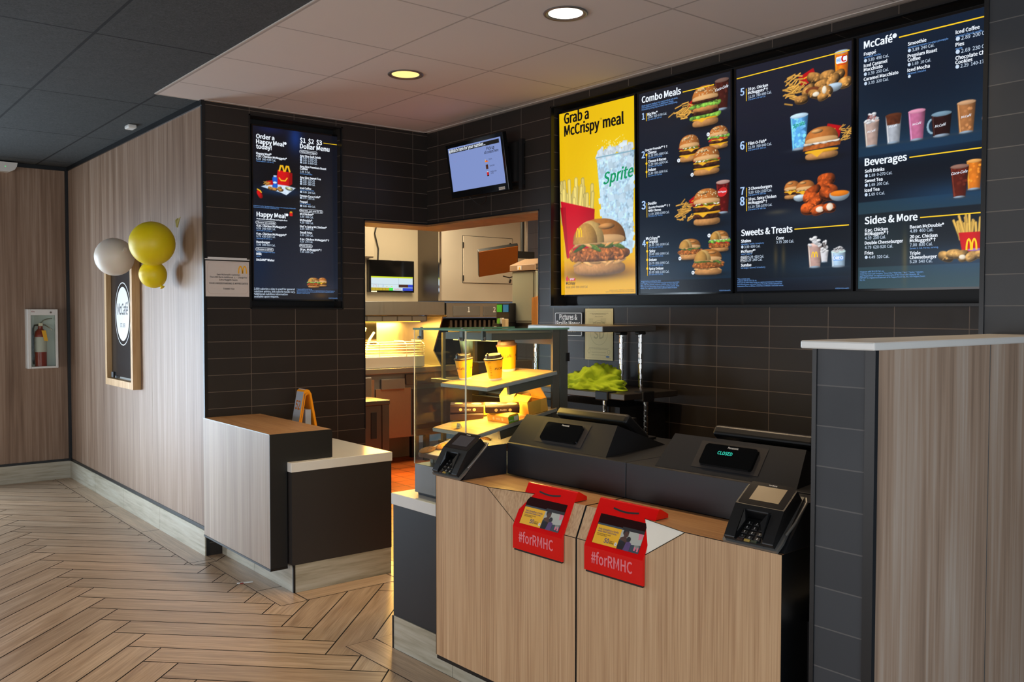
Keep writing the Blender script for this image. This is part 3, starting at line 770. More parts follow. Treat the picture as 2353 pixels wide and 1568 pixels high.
k = MB().box(.0, .52, .118, .13, 0, .157).box(.523, 1.068, .118, .13, 0, .157).box(1.062, 1.072, .128, .758, 0, .157)
k.box(0, 1.0, .13, .758, 0, .157).build('toe_kick', M['base_tile'], cl)
MB().box(1.064, 1.0755, .1135, .125, 0, .157).build('corner_trim', M['trim'], cl)
MB().box(.0, 1.0, .10, .118, .141, .1459).build('toe_shadow_strip', M['trim'], cl) if False else None

# ================================================================== main order counter (turned 2.3 degrees)
def CT(u, v, z=0): p = CO + CU * u + CV * v; return (p.x, p.y, z)
cm = thing('order_counter', 'long oak-fronted order counter with dark graphite register ledge in front of the menu screens', 'counter', CT(0, 0), (0, 0, TH))
def unit(name, F, right):
    mb = MB(); Z0, Z1, ZM = .146, .908, .80
    s = (lambda u: 1.648 + .825 - 0 - u) if False else None
    if not right:
        a, b, c, d, e = 0.0, .826, .338, .50, .56
        A0, A1 = (a, 0, Z0), (b, 0, Z0)
        P = dict(f=[(a, 0, Z0), (b, 0, Z0), (b, 0, ZM), (d, 0, ZM), (c, 0, Z1), (a, 0, Z1)], t=[(c, 0, Z1), (d, 0, ZM), (e, .05, Z1)], q=[(d, 0, ZM), (b, 0, ZM), (b, .05, Z1), (e, .05, Z1)],
                 top=[(a, 0, Z1), (c, 0, Z1), (e, .05, Z1), (b, .05, Z1), (b, .25, Z1), (a, .25, Z1)],
                 e0=[(a, 0, Z0), (a, .25, Z0), (a, .25, Z1), (a, 0, Z1)], e1=[(b, 0, Z0), (b, .25, Z0), (b, .25, Z1), (b, .05, Z1), (b, 0, ZM)])
    else:
        a, b, c, d, e = .834, 1.648, 1.305, 1.137, 1.10
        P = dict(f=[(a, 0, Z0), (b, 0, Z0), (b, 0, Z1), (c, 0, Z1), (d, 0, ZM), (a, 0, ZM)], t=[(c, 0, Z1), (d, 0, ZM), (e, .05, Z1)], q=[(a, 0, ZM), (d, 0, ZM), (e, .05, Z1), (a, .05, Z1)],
                 top=[(a, .05, Z1), (e, .05, Z1), (c, 0, Z1), (b, 0, Z1), (b, .25, Z1), (a, .25, Z1)],
                 e0=[(a, 0, Z0), (a, .25, Z0), (a, .25, Z1), (a, .05, Z1), (a, 0, ZM)], e1=[(b, 0, Z0), (b, .25, Z0), (b, .25, Z1), (b, 0, Z1)])
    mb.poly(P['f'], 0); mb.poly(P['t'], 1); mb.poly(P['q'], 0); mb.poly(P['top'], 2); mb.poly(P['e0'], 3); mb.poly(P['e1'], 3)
    mb.poly([(a, .25, Z0), (b, .25, Z0), (b, .25, Z1), (a, .25, Z1)], 3); mb.poly([(a, 0, Z0), (b, 0, Z0), (b, .25, Z0), (a, .25, Z0)], 3)
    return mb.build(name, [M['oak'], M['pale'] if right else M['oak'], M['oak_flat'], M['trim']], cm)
unit('front_panel', None, False)
unit('front_panel', None, True)['label'] = 'oak front panel with window light painted on its corner facet'
# black joint lines on the facet edges and the panel outline
def line(a, b, r=.0014): return MB().tube([a, b], r, 4)
jl = MB()
for a, b in (((0, -.0004, .909), (.338, -.0004, .909)), ((.338, -.0004, .908), (.5, -.0004, .80)), ((.338, 0, .9085), (.56, .05, .9085)), ((.5, -.0004, .80), (1.137, -.0004, .80)), ((0, -.0004, .146), (0, -.0004, .908)),
             ((1.137, -.0004, .80), (1.305, -.0004, .908)), ((1.10, .05, .9085), (1.305, 0, .9085)), ((1.305, -.0004, .909), (1.648, -.0004, .909))): jl.tube([a, b], .0013, 4)
jl.build('joint_line', M['trim'], cm)
MB().box(.8265, .8335, .003, .25, .146, .80).prism([(.003, .80), (.05, .904), (.25, .904), (.25, .80)], 0, .8265, .8335).build('centre_joint', M['trim'], cm)
MB().box(.0, 1.648, .004, .25, .128, .1458).build('bottom_strip', M['trim'], cm)
MB().box(-.506, .0, .122, .86, .1575, .685).box(0, 1.62, .25, .86, .1575, .9).build('body', M['dark'], cm)
MB().box(-.517, -.0025, .117, .862, .686, .740).build('countertop', M['quartz'], cm, bevel=.003)
MB().box(1.690, 1.752, .10, .86, .686, .740).build('countertop', M['quartz'], cm, bevel=.003)
k = MB().box(-.498, -.043, .117, .14, 0, .157).box(-.040, .94, .117, .14, 0, .157).box(.943, 1.64, .117, .14, 0, .157).box(-.505, -.49, .125, .86, 0, .157).box(-.49, 1.64, .14, .86, 0, .157)
k.build('toe_kick', M['base_tile'], cm); MB().box(-.508, -.497, .1145, .127, 0, .157).build('corner_trim', M['trim'], cm)
# register ledge
r = MB().box(.167, .834, .252, .86, .9085, 1.041).box(.838, 1.66, .252, .86, .9085, 1.041)
r.build('register_ledge', M['dark'], cm, bevel=.0015, seg=1)
MB().prism([(.012, .9085), (.25, .9085), (.25, 1.037), (.135, 1.037)], 0, .0, .1655).build('terminal_stand', M['dark'], cm, bevel=.001, seg=1)
MB().prism([(.012, .9085), (.25, .9085), (.25, 1.037), (.135, 1.037)], 0, 1.475, 1.648).build('terminal_stand', M['dark'], cm, bevel=.001, seg=1)
MB().box(1.6485, 1.69, .14, .86, .1575, .686).build('end_filler', M['dark'], cm)
# ================================================================== register covers and monitors on the ledge
SCREENB = mat('dark_display_glass', (9, 10, 11), .1, var=.05)
TEAL = mat_emit('teal_digits', (40, 220, 190), .9)
def register_cover(u0, u1, label, closed):
    t = thing('register_cover', label, 'register cover', CT(u0, .275, 1.0415), (0, 0, TH), 'register covers on the ledge')
    w = u1 - u0; TV, TZ, VB = .088, .113, .44
    V = [(0, 0, 0), (w, 0, 0), (w - .02, TV, TZ), (.022, TV, TZ), (.06, VB, 0), (w - .07, VB, 0)]
    m = MB(); T_ = .004                                            # folded sheet: front plate and two raking sides, open at the back
    def slab(P, n):
        n = Vector(n) * T_; k = len(P); Q = [tuple(Vector(p) + n) for p in P]
        m.add(list(P) + Q, [tuple(range(k))[::-1], tuple(range(k, 2 * k))] + [(i, (i + 1) % k, k + (i + 1) % k, k + i) for i in range(k)])
    slab([V[0], V[1], V[2], V[3]], (0, .8, -.6)); slab([V[0], V[3], V[4]], (.98, .05, -.1)); slab([V[1], V[5], V[2]], (-.98, .05, -.1))
    m.build('housing', M['dark'], t)
    sl = math.atan2(TZ, TV); nrm = Vector((0, -math.sin(sl), math.cos(sl))); upv = Vector((0, math.cos(sl), math.sin(sl)))
    def fn(d):
        return lambda a, b: tuple(Vector((a, 0, 0)) + upv * b + nrm * d)
    c0, hh = w * .50, math.hypot(TV, TZ)
    MB().rect(c0 - .135, c0 + .135, .022, .128, fn(.0012)).build('bezel_plate', M['darkbrown'], t)
    pd = MB(); A = []; B = []
    pd.rrect(c0 - .105, c0 + .105, .034, .116, .012, fn(.010)); n = len(pd.v); pd.rrect(c0 - .107, c0 + .107, .032, .118, .012, fn(.0012))
    pd.f += [(i, (i + 1) % n, n + (i + 1) % n, n + i) for i in range(n)]; pd.m += [0] * n
    d = pd.build('display', SCREENB, t)
    tx = MB().text('Panasonic', c0 - .012, .104, w=.042, fn=fn(.0106), bold=.02)
    tx.build('lettering', M['white'], d, recalc=False)
    if closed:
        MB().text('CLOSED', c0 - .045, .078, w=.06, fn=fn(.0106), bold=.03).build('digits', TEAL, d, recalc=False)
    return t
register_cover(.147, .714, 'slanted graphite register cover with a blank black display, next to the glass case', False)
register_cover(.955, 1.527, 'slanted graphite register cover with the teal CLOSED display, next to the low wall', True)
def register_monitor(u0, label):
    t = thing('register_monitor', label, 'monitor', CT(u0, .735, 1.0415), (0, 0, TH), 'monitors behind the register covers')
    MB().box(.10, .30, -.02, .08, 0, .012).build('foot', M['blackplast'], t, bevel=.004)
    MB().box(.17, .23, .0, .03, .012, .09).build('neck', M['blackplast'], t)
    m = MB(); Mx = Matrix.Translation((.205, -.170, .073)) @ Matrix.Rotation(math.radians(52), 4, 'X')
    m.obox(Mx, (.41, .046, .17)).build('casing', M['blackplast'], t, bevel=.014, seg=4)
    m = MB(); Mx = Mx @ Matrix.Translation((0, .0245, 0))
    m.obox(Mx, (.37, .003, .135)).build('screen', SCREENB, t)
register_monitor(.215, 'black register monitor seen edge-on behind the cover with the blank display')
register_monitor(1.045, 'black register monitor seen edge-on behind the cover with the CLOSED display')

# ------------------------------------------------------------------ card terminals
LCD = mat('terminal_lcd', (58, 60, 70), .18, var=.05); LCD2 = mat('terminal_lcd_pale', (150, 130, 100), .18, var=.05, emit=(120, 96, 64), estr=.25)
def terminal(u, v, z, tilt, label, lcd, green):
    t = thing('card_terminal', label, 'card terminal', CT(u, v, z), (tilt, 0, TH), 'card terminals on the counter')
    W, H = .166, .190
    MB().prism([(-.01, -.004), (W + .01, -.004), (W + .014, .03), (W + .002, H + .012), (-.002, H + .012), (-.014, .03)], 2, .002, .011).build('silver_rim', M['steel_grey'], t, bevel=.003)['label'] = 'silver rim around the black body'
    body = MB()
    # side profile (y along the slope, z out): low front, raised bridge, flat screen head
    pr = [(.002, .011), (.002, .026), (.03, .036), (.085, .052), (.105, .058), (H, .05), (H, .011)]
    body.prism(pr, 0, 0, .036); body.prism(pr, 0, W - .036, W)
    body.prism([(.088, .011), (.088, .053), (.105, .058), (H, .05), (H, .011)], 0, .036, W - .036)
    body.prism([(.002, .011), (.002, .020), (.088, .020), (.088, .011)], 0, .036, W - .036)
    body.build('body', M['blackplast'], t, bevel=.004)
    # keypad hood
    for sx, x in ((1, .036), (-1, W - .036)):
        hd = MB(); hd.add([(x, .004, .02), (x, .09, .02), (x, .09, .056), (x + sx * .006, .09, .060), (x + sx * .022, .055, .05), (x + sx * .004, .02, .034)], [(0, 1, 2, 3, 4, 5)])
        hd.build('keypad_hood', M['blackplast'], t, recalc=False)
    k = MB()
    for r in range(4):
        for c in range(3): k.cbox((.055 + c * .026, .016 + r * .017, .0215), (.019, .012, .005))
    kp = k.build('keypad', M['black'], t, bevel=.0015, seg=1)
    tx = MB(); nums = ['*0#', '789', '456', '123']
    for r in range(4):
        for c in range(3): tx.text(nums[r][c], .055 + c * .026, .0125 + r * .017, size=.009, align='C', fn=lambda a, b: (a, b, .0243))
    tx.build('key_digits', M['white'], kp, recalc=False)
    cs = [((44, 28, 26), .066), ((150, 128, 60), .089), ((34, 50, 40), .112)]
    for c, x in cs: MB().cbox((x - .012, .0055, .0215), (.019, .007, .004)).build('function_key', mat('key_colour', c, .4), t)
    sc = MB(); a = math.atan2(-.008, H - .105)
    fnS = lambda d: (lambda p, q: (p, .105 + q * math.cos(a) - 0, .058 + q * math.sin(a) + d))
    sc.rrect(.006, W - .006, .004, .097, .006, fnS(.0008)).build('screen_glass', M['blackgloss'], t)
    MB().rect(.036, W - .030, .022, .082, fnS(.0014)).build('lcd', lcd, t)
    MB().text('Verifone', W / 2, .087, w=.028, align='C', fn=fnS(.0014)).build('lettering', M['white'], t, recalc=False)
    MB().tube([(W + .012, .055, .013), (W + .022, .10, .016), (W + .022, H - .01, .016), (W + .012, H + .006, .014)], .0045, 8).build('stylus_rail', M['steel_grey'], t, smooth=50)
    MB().tube([(-.012, .10, .013), (-.020, .12, .016), (-.020, H - .02, .016), (-.010, H, .014)], .0045, 8).build('stylus_rail', M['steel_grey'], t, smooth=50)
    return t
SL = math.atan2(1.037 - .9085, .135 - .012)
terminal(-.006, .0, .911, SL - .10, 'black card terminal with a dim screen on the counter corner by the glass case', LCD, 0)
terminal(1.462, .0, .911, SL - .10, 'black card terminal with a glowing screen on the counter corner by the low wall', LCD2, 0)

# ------------------------------------------------------------------ red donation boxes
POST_Y = mat('poster_yellow', (238, 178, 22), .5); POST_NAVY = mat('poster_navy_ink', (40, 52, 120), .5); WINDOW = mat('smoked_red_window', (40, 10, 10), .12, coat=.5)
SKIN1 = mat('printed_brown', (78, 48, 36), .5); PURP = mat('printed_purple', (88, 62, 110), .5); PINKP = mat('printed_pink', (222, 120, 140), .5); GREYP = mat('printed_grey', (176, 178, 168), .5); DKP = mat('printed_dark', (34, 30, 34), .5); TEALP = mat('printed_slate', (52, 66, 78), .5)
def donation_box(u0, label):
    t = thing('donation_box', label, 'donation box', CT(u0, 0, 0), (0, 0, TH), 'red donation boxes on the counter edge')
    w = .264
    out = [(-.003, .7035), (-.013, .7035), (-.0135, .788), (.066, .940), (.071, .9445), (.077, .944), (.116, .923), (.116, .910), (.052, .9105), (.003, .8035), (-.0022, .795)]
    MB().prism(out, 0, 0, w).build('shell', M['red'], t, bevel=.003, seg=3)
    MB().box(.006, w - .002, -.0115, -.0022, .698, .7034).build('foot_strip', M['trim'], t)['label'] = 'black foot strip'
    sl = math.atan2(.940 - .788, .066 + .0135); o0 = Vector((0, -.0135, .788)); upv = Vector((0, math.cos(sl), math.sin(sl))); nr = Vector((0, -math.sin(sl), math.cos(sl)))
    fn = lambda d: (lambda a, b: tuple(o0 + Vector((a, 0, 0)) + upv * b + nr * d))
    win = MB().rect(.028, w - .026, .017, .122, fn(.0006)).build('window', WINDOW, t); win['label'] = 'smoked window showing the poster'
    p = MB(); f2 = fn(.0010); f3 = fn(.0013); f4 = fn(.0016)
    p.rect(.030, .142, .017, .083, f2, 0); p.rect(.142, w - .026, .017, .083, f2, 1)
    p.rect(.142, w - .026, .083, .094, f2, 2); p.rect(.03, .142, .083, .089, f2, 7)
    p.poly([f3(.142, .017), f3(w - .026, .017), f3(w - .026, .045), f3(.19, .04), f3(.142, .05)], 7)
    p.disc(.163, .077, .013, .012, f3, 2); p.disc(.166, .070, .010, .011, f4, 3); p.poly([f3(.142, .017), f3(.145, .056), f3(.158, .062), f3(.178, .058), f3(.184, .03), f3(.176, .017)], 3)
    p.disc(.182, .056, .009, .009, f4, 2); p.poly([f4(.17, .017), f4(.175, .045), f4(.187, .049), f4(.198, .044), f4(.196, .017)], 4)
    p.poly([f3(.214, .083), f3(.236, .083), f3(.238, .05), f3(.232, .03), f3(.214, .03), f3(.21, .06)], 5); p.rect(.214, .221, .024, .036, f4, 6); p.rect(.227, .234, .022, .036, f4, 6); p.poly([f4(.218, .083), f4(.236, .083), f4(.234, .066), f4(.222, .062)], 6)
    po = p.build('poster', [POST_Y, GREYP, DKP, SKIN1, PURP, GREYP, PINKP, TEALP], t, recalc=False)
    tx = MB(); tx.text('Help strengthen a family', .040, .0665, w=.092, fn=f3, mi=0, bold=.01); tx.text('when their child is sick.', .040, .0585, w=.086, fn=f3, mi=0, bold=.01)
    tx.text('Drop your change here or ask', .040, .0515, w=.062, fn=f3, mi=1); tx.text('to Round Up for RMHC', .040, .0465, w=.046, fn=f3, mi=1)
    tx.text('50', .080, .026, w=.022, fn=f3, mi=0, bold=.05); tx.text('YEARS OF', .104, .0335, w=.02, fn=f3, mi=1); tx.text('RMHC', .104, .026, w=.022, fn=f3, mi=1, bold=.04); tx.disc(.134, .0295, .0055, .0065, f3, 2)
    tx.text('Y', .1322, .0262, size=.008, fn=f4, mi=1)
    tx.build('poster_print', [POST_NAVY, M['ink'], M['white']], po, recalc=False)
    s = MB(); vs = []; fs = []
    for i in range(17):
        a = -1 + 2 * i / 16; x = .132 + a * .057; zc = .149 - .006 * math.cos(a * PI / 2); hh = .0032
        vs += [f2(x, zc - hh), f2(x, zc + hh)]
    s.add(vs, [(2 * i, 2 * i + 2, 2 * i + 3, 2 * i + 1) for i in range(16)]).build('coin_slot', M['black'], t, recalc=False)
    MB().text('#forRMHC', .034, .735, w=.186, fn=lambda a, b: (a, -.0139, b), bold=.03, cx=.78).build('lettering', M['pink'], t, recalc=False)
    return t
donation_box(.506, 'red donation box hung over the counter edge, beside the slanted wood facet')
donation_box(.882, 'red donation box hung over the counter edge, beside the pale facet')

# ================================================================== glass display case
case = thing('display_case', 'glass food display case on a steel plinth at the end of the order counter', 'display case', CT(0, 0, 0), (0, 0, TH))
U0, U1, V0, V1, ZT = -.414, -.027, .181, .800, 1.513
b = MB().box(U0, U1, V0, V1, .752, .886).build('plinth', M['steel_grey'], case, bevel=.003)
MB().box(U0 + .012, U1 - .012, V0 + .012, V1 - .012, .7405, .752).build('foot', M['black'], case)
G = .006
MB().box(U0 + .001, U1, V0, V0 + G, .886, ZT).build('front_pane', M['glass'], case)
MB().box(U0, U0 + G, V0 + G, V1, .886, ZT).build('side_pane', M['glass'], case)
MB().box(U1 - G, U1, V0 + G, V1, .886, ZT).build('side_pane', M['glass'], case)
MB().box(U0 - .004, U1 + .004, V0 - .004, V1 + .01, ZT, ZT + .008).build('top_pane', M['glass'], case)
e = MB().box(U0 - .0045, U1 + .0045, V0 - .005, V0 - .0041, ZT, ZT + .008).box(U1 + .0041, U1 + .005, V0 - .004, V1 + .01, ZT, ZT + .008).box(U0 - .005, U0 - .0041, V0 - .004, V1 + .01, ZT, ZT + .008)
e.build('glass_edge', M['glass_edge'], case)
MB().box(U1 - .004, U1 + .0012, V0 - .0012, V0 + .004, .886, ZT).build('seam', M['glass_seam'], case); MB().box(U0 - .0012, U0 + .002, V0 - .0012, V0 + .002, .886, ZT).build('seam', M['glass_seam'], case)
MB().box(U1 - .012, U1 - .001, V1 - .040, V1 + .006, .886, ZT).build('rear_post', M['steel_grey'], case); MB().box(U0 + .001, U0 + .012, V1 - .03, V1 + .006, .886, ZT).build('rear_post', M['steel_grey'], case)
MB().box(U1 - .02, U1 - .006, V1 - .088, V1 - .045, .886, ZT).build('light_post', M['case_grey'], case)
MB().box(U1 - .002, U1 + .006, V1 - .008, V1 + .012, 1.36, 1.40).build('door_catch', M['black'], case)
for (u, v, ax) in ((U0 + .03, V0, 0), (U1 - .05, V0, 0), (U1, V0 + .10, 1)):
    m = MB()
    if ax == 0: m.box(u, u + .02, v + G, v + G + .012, ZT - .045, ZT - .001); m.cyl((u + .005, v - .004, ZT - .035), (u + .005, v + .012, ZT - .035), .006)
    else: m.box(u - G - .012, u - G, v, v + .02, ZT - .045, ZT - .001); m.cyl((u - .012, v + .008, ZT - .035), (u + .004, v + .008, ZT - .035), .006)
    m.cyl((u + (.01 if ax == 0 else -.012), v + (.014 if ax == 0 else .01), ZT), (u + (.01 if ax == 0 else -.012), v + (.014 if ax == 0 else .01), ZT + .013), .006)
    m.build('clamp', M['steel_grey'], case, bevel=.001, seg=1)
# canopy lamp
LAMP = mat_emit('case_lamp', (255, 214, 120), 2.2)
cn = MB().box(U0 + .03, U1 - .016, V0 + .16, V1 - .05, 1.468, 1.500).build('lamp_canopy', M['case_grey'], case)
MB().box(U0 + .05, U1 - .04, V0 + .19, V0 + .22, 1.462, 1.468).build('lamp_strip', LAMP, cn)
MB().box(U0 + .01, U1 - .01, V1 - .05, V1 - .042, 1.44, 1.513).build('rear_rail', M['case_grey'], case)
SHELF = mat_wood('shelf_laminate', [(206, 158, 96), (222, 178, 116), (234, 194, 136)], sc=(1.5, 30, 30), fine=(5, 120, 120))
def shelf(u0, u1, v0, z0, v1, z1, nm):
    sl = math.atan2(z1 - z0, v1 - v0); L = math.hypot(v1 - v0, z1 - z0)
    e = MB(); Mx = Matrix.Translation((0, v0, z0)) @ Matrix.Rotation(sl, 4, 'X')
    m = MB().box(u0, u1, 0, L, -.003, 0).xf(Mx); s = m.build(nm, SHELF, case)
    m = MB().box(u0 - .003, u1 + .003, -.004, L, -.018, -.0035).xf(Mx); m.build('shelf_rim', mat('rim_grey', (150, 150, 150), .45), s)
    for B_ in ((u0 + .03, u0 + .045, .08, L, -.045, -.018), (u1 - .02, u1 - .004, .13, L, -.060, -.018)): MB().box(*B_).xf(Mx).build('shelf_bracket', M['case_grey'], s)
    m = MB().box(u0 + .06, u1 - .05, .06, .085, -.026, -.019).xf(Mx); m.build('lamp_strip', LAMP, s)
    return lambda u, v: (Mx @ Vector((u, (v - v0) / math.cos(sl), 0))), sl
S1, sl1 = shelf(-.370, -.032, .306, 1.261, .735, 1.3165, 'upper_shelf')
S2, sl2 = shelf(-.360, -.032, .251, 1.055, .735, 1.1405, 'lower_shelf')
sl3 = math.atan2(.125, .50); Mt = Matrix.Translation((0, .198, .938)) @ Matrix.Rotation(sl3, 4, 'X')
ty_ = MB().box(U0 + .012, U1 - .012, -.006, .50, -.020, -.001).xf(Mt).build('cookie_tray', mat('brown_tray', (96, 52, 30), .4), case)
MB().box(U0 + .016, U1 - .016, .0, .495, -.0009, .0006).xf(Mt).build('tray_liner', M['paper'], ty_)
MB().box(U0 + .03, U0 + .05, .25, .27, .886, .94).box(U1 - .05, U1 - .03, .25, .27, .886, .94).box(U0 + .05, U1 - .05, .255, .265, .886, .93).build('tray_stand', M['case_grey'], ty_)
S3 = lambda u, v: Mt @ Vector((u, (v - .198) / math.cos(sl3), .0008))
MB().box(U0 + .008, U0 + .0115, V0 + .012, V1 - .06, .886, .93).build('mirror_strip', mat('brown_strip', (96, 52, 30), .3), case) if False else None
def case_light(u, v, z, sx, sy, e, rx=0):
    o = area('case_lamp_light', (0, 0, 0), (rx, 0, 0), sx, sy, e, (1.0, .61, .15)); o.parent = case; o.location = (u, v, z)
case_light(-.21, .44, 1.459, .26, .20, 6.0); case_light(-.20, .45, 1.235, .22, .16, 4.0, sl1); case_light(-.21, .32, 1.036, .24, .10, 1.5, sl2)

def loc(S, u, v, dz=.0006):
    p = S(u, v); q = CT(p.x, p.y, p.z); return Vector((q[0], q[1], q[2] + dz))
# ------------------------------------------------------------------ paper cups with lids
BRW = mat('dark_brown_lid', (36, 26, 24), .32, var=.08); TAUPE = mat('taupe_lid', (150, 112, 84), .35, var=.06)
def cup(S, u, v, r0, r1, h, label, lid, rot, txts):
    t = thing('paper_cup', label, 'cup', loc(S, u, v), (sl1, 0, TH), 'lidded paper cups on the upper shelf')
    band = .10 * h
    MB().lathe([(r0, 0), (r0 + (r1 - r0) * .1, band)], n=36).build('base_band', M['white'], t, smooth=40)['label'] = 'white band at the foot'
    MB().lathe([(r0 + (r1 - r0) * .1, band), (r1, h), (r1 + .002, h + .001), (r1 + .002, h + .004), (r1 - .002, h + .005)], n=36, cap0=False).build('sleeve', M['yellow_cup'], t, smooth=40)
    R = r1 + .003
    l = MB().lathe([(R, h + .001), (R + .001, h + .006), (R - .002, h + .009), (R - .006, h + .010), (R - .009, h + .024), (R - .013, h + .027), (R - .016, h + .026), (R - .02, h + .021)], n=36)
    lo = l.build('lid', lid, t, smooth=40)
    MB().tube([(0, -R + .016, h + .024), (0, -R + .011, h + .032), (.004, -R + .014, h + .034)], [.006, .005, .003], 8).build('sip_tab', lid, lo, smooth=50)
    m = MB()
    for s, az, z, w, mi, bd in txts:
        def fn(a, b, az=az):
            rr = r0 + (r1 - r0) * min(1, max(0, b / h)) + .0006; an = az + a / rr
            return (rr * math.sin(an), -rr * math.cos(an), b)
        m.text(s, 0, z, w=w, fn=fn, mi=0, bold=.012, align='C', shear=.25 if 'Caf' in s else 0)
    m.build('print', mat('cup_print', (58, 36, 26), .6), t, recalc=False)
    t.rotation_euler = (sl1, 0, TH + rot)
    return t
side = [('DECAF', .0, .085, .014), ('CREAM', .0, .066, .010), ('SUGAR', .0, .058, .010), ('SPLENDA', .0, .050, .012), ('A', 0, .036, .006), ('HOT', 0, .024, .011)]
cup(S1, -.328, .418, .0295, .043, .094, 'yellow paper cup with a dark brown lid, at the front glass of the case', BRW, 0, [('McCafé.', .30, .050, .05, 0, 0), ('McCafé.', 2.35, .050, .05, 0, 0)])
cup(S1, -.150, .455, .0295, .043, .094, 'yellow paper cup with a dark brown lid and small brown side print', BRW, 0, [('McCafé.', 1.55, .050, .05, 0, 0)] + [(a, .38, c, d, 0, 0) for a, b, c, d in side])
cup(S1, -.285, .655, .032, .0485, .124, 'tallest yellow paper cup with a taupe lid, standing behind the other two', TAUPE, 0, [('McCafé.', .72, .072, .056, 0, 0), ('McCafé.', 2.5, .072, .05, 0, 0)])

# ------------------------------------------------------------------ pastry boxes on the lower shelf
PB = mat('brown_pastry_card', (62, 34, 24), .45, var=.1); DOT = mat('printed_cream_dot', (240, 208, 130), .5); AG = mat('apple_green_card', (120, 180, 40), .45); AY = mat('apple_amber_card', (232, 160, 50), .45); LAB = mat('printed_label', (222, 214, 196), .5)
def pie_box(S, u, v, dz, rot, label, c1, cend, dots=True, L=.158, W=.062, H=.036, tilt=0.0):
    t = thing('pie_box', label, 'pie box', loc(S, u, v, dz), (sl2 + tilt, 0, TH + rot), 'pie boxes on the lower shelf')
    MB().prism([(-W / 2, 0), (W / 2, 0), (W / 2, H * .82), (W / 2 - .005, H), (-W / 2 + .008, H), (-W / 2, H * .8)], 0, -L / 2, L / 2).build('carton', c1, t, bevel=.001, seg=1)
    m = MB(); f = lambda a, b: (a, -W / 2 - .0005, b); g = lambda a, b: (a, b, H + .0005)
    if dots:
        m.disc(-.03, H * .42, .0075, fn=f); m.disc(.035, H * .42, .0075, fn=f); m.disc(.045, 0, .024, .017, fn=g); m.text('BAKED', -.012, H * .32, w=.03, fn=f, mi=1)
        m.disc(-.04, .006, .02, .013, fn=g, mi=0)
    m.text('HOT & CRISP', -.02, -.012, w=.05, fn=g, mi=1)
    m.build('print', [DOT, LAB], t, recalc=False)
    if cend:
        e = MB().box(L / 2, L / 2 + .0006, -W / 2, W / 2, 0, H * .8).build('end_flap', cend, t); e['label'] = 'coloured end flap'
        MB().rect(.002, W / 2 - .004, .004, H * .72, lambda a, b: (L / 2 + .0011, a, b)).build('flap_label', LAB, e, recalc=False)
        if cend is AG: MB().text('APPLE', -.028, .006, w=.026, fn=lambda a, b: (L / 2 + .0011, a, b), bold=.02).build('lettering', M['white'], e, recalc=False)
    else:
        MB().rect(-W / 2 + .012, W / 2 - .02, .004, H * .7, lambda a, b: (-L / 2 - .0006, -a, b)).build('end_label', LAB, t, recalc=False)
    return t
RZ = math.radians(47)
pie_box(S2, -.316, .418, .0008, RZ, 'lower brown pie box of the pair stacked by the front pane of the case', PB, None, False)
pie_box(S2, -.314, .416, .0395, RZ + .05, 'upper brown dotted pie box of the pair stacked by the front pane of the case', PB, None, True)
pie_box(S2, -.108, .466, .0008, -math.radians(2), 'amber pie box with a green apple end flap lying under a brown one', AY, AG, True)
pie_box(S2, -.128, .476, .0395, RZ + .12, 'brown dotted pie box resting on the amber apple box', PB, None, True, tilt=.04)
pie_box(S2, -.262, .545, .0008, RZ + .2, 'bright yellow-green pie box lying behind the stacked brown pair', mat('yellow_green_card', (236, 200, 60), .45), None, False, H=.048, L=.12)
# open sandwich boxes
SB = mat('kraft_yellow_card', (232, 168, 70), .5, var=.05, scale=14)
def sandwich_box(S, u, v, rot, label, a, b, h, lidang, c=SB):
    t = thing('sandwich_box', label, 'carton', loc(S, u, v), (sl2, 0, TH + rot), 'open sandwich cartons on the lower shelf')
    m = MB(); T = .0015
    m.box(-a, a, -b, b, 0, T).box(-a, a, -b, -b + T, T, h).box(-a, a, b - T, b, T, h).box(-a, -a + T, -b + T, b - T, T, h).box(a - T, a, -b + T, b - T, T, h)
    m.build('tray', c, t)
    l = MB(); l.prism([(-a, 0), (a, 0), (a * .8, 2 * b * .8), (-a * .8, 2 * b * .8)], 2, 0, T); l.box(-a, a, 0, T, T, h * .3)
    l.xf(Matrix.Translation((0, b, h)) @ Matrix.Rotation(lidang, 4, 'X')); l.build('lid', c, t)
    f = MB().box(-a + .002, a - .002, -.001, .0005, 0, h * .6).xf(Matrix.Translation((0, -b + .003, h)) @ Matrix.Rotation(-.9, 4, 'X')); f.build('front_flap', c, t)
    return t
sandwich_box(S2, -.222, .650, -.1, 'pale yellow sandwich carton standing behind the amber apple box', .060, .05, .075, .15, mat('pale_yellow_card', (244, 206, 110), .5))
sandwich_box(S2, -.098, .632, -.15, 'larger kraft sandwich carton with its lid propped open at the back of the shelf', .064, .055, .062, 1.9)
# ------------------------------------------------------------------ cookies on the liner
CK = mat('baked_cookie', (196, 130, 56), .8, var=.25, scale=60, bump=.8); CKD = mat('dark_cookie', (128, 84, 36), .8, var=.25, scale=60, bump=.8); CH = mat('chocolate_chip', (48, 26, 16), .5)
def cookie(u, v, z, r, label, m, tx=0.0, ty=0.0):
    q_ = S3(u, v); p = CT(q_.x, q_.y, q_.z + z); t = thing('cookie', label, 'cookie', p, (sl3 + tx, ty, TH), 'chocolate chip cookies on the white liner')
    MB().lathe([(r * .8, 0), (r * .97, .003), (r, .007), (r * .9, .011), (r * .5, .0135), (.002, .014)], n=26).build('disc', m, t, smooth=60)
    c = MB()
    for i in range(9):
        a = i * 2.4; q = r * (.25 + .6 * ((i * 37) % 10) / 10); c.ball((q * math.cos(a), q * math.sin(a), .0125 - .004 * (q / r) ** 2), (.004, .004, .003), 8, 5)
    c.build('chip', CH, t, smooth=60)
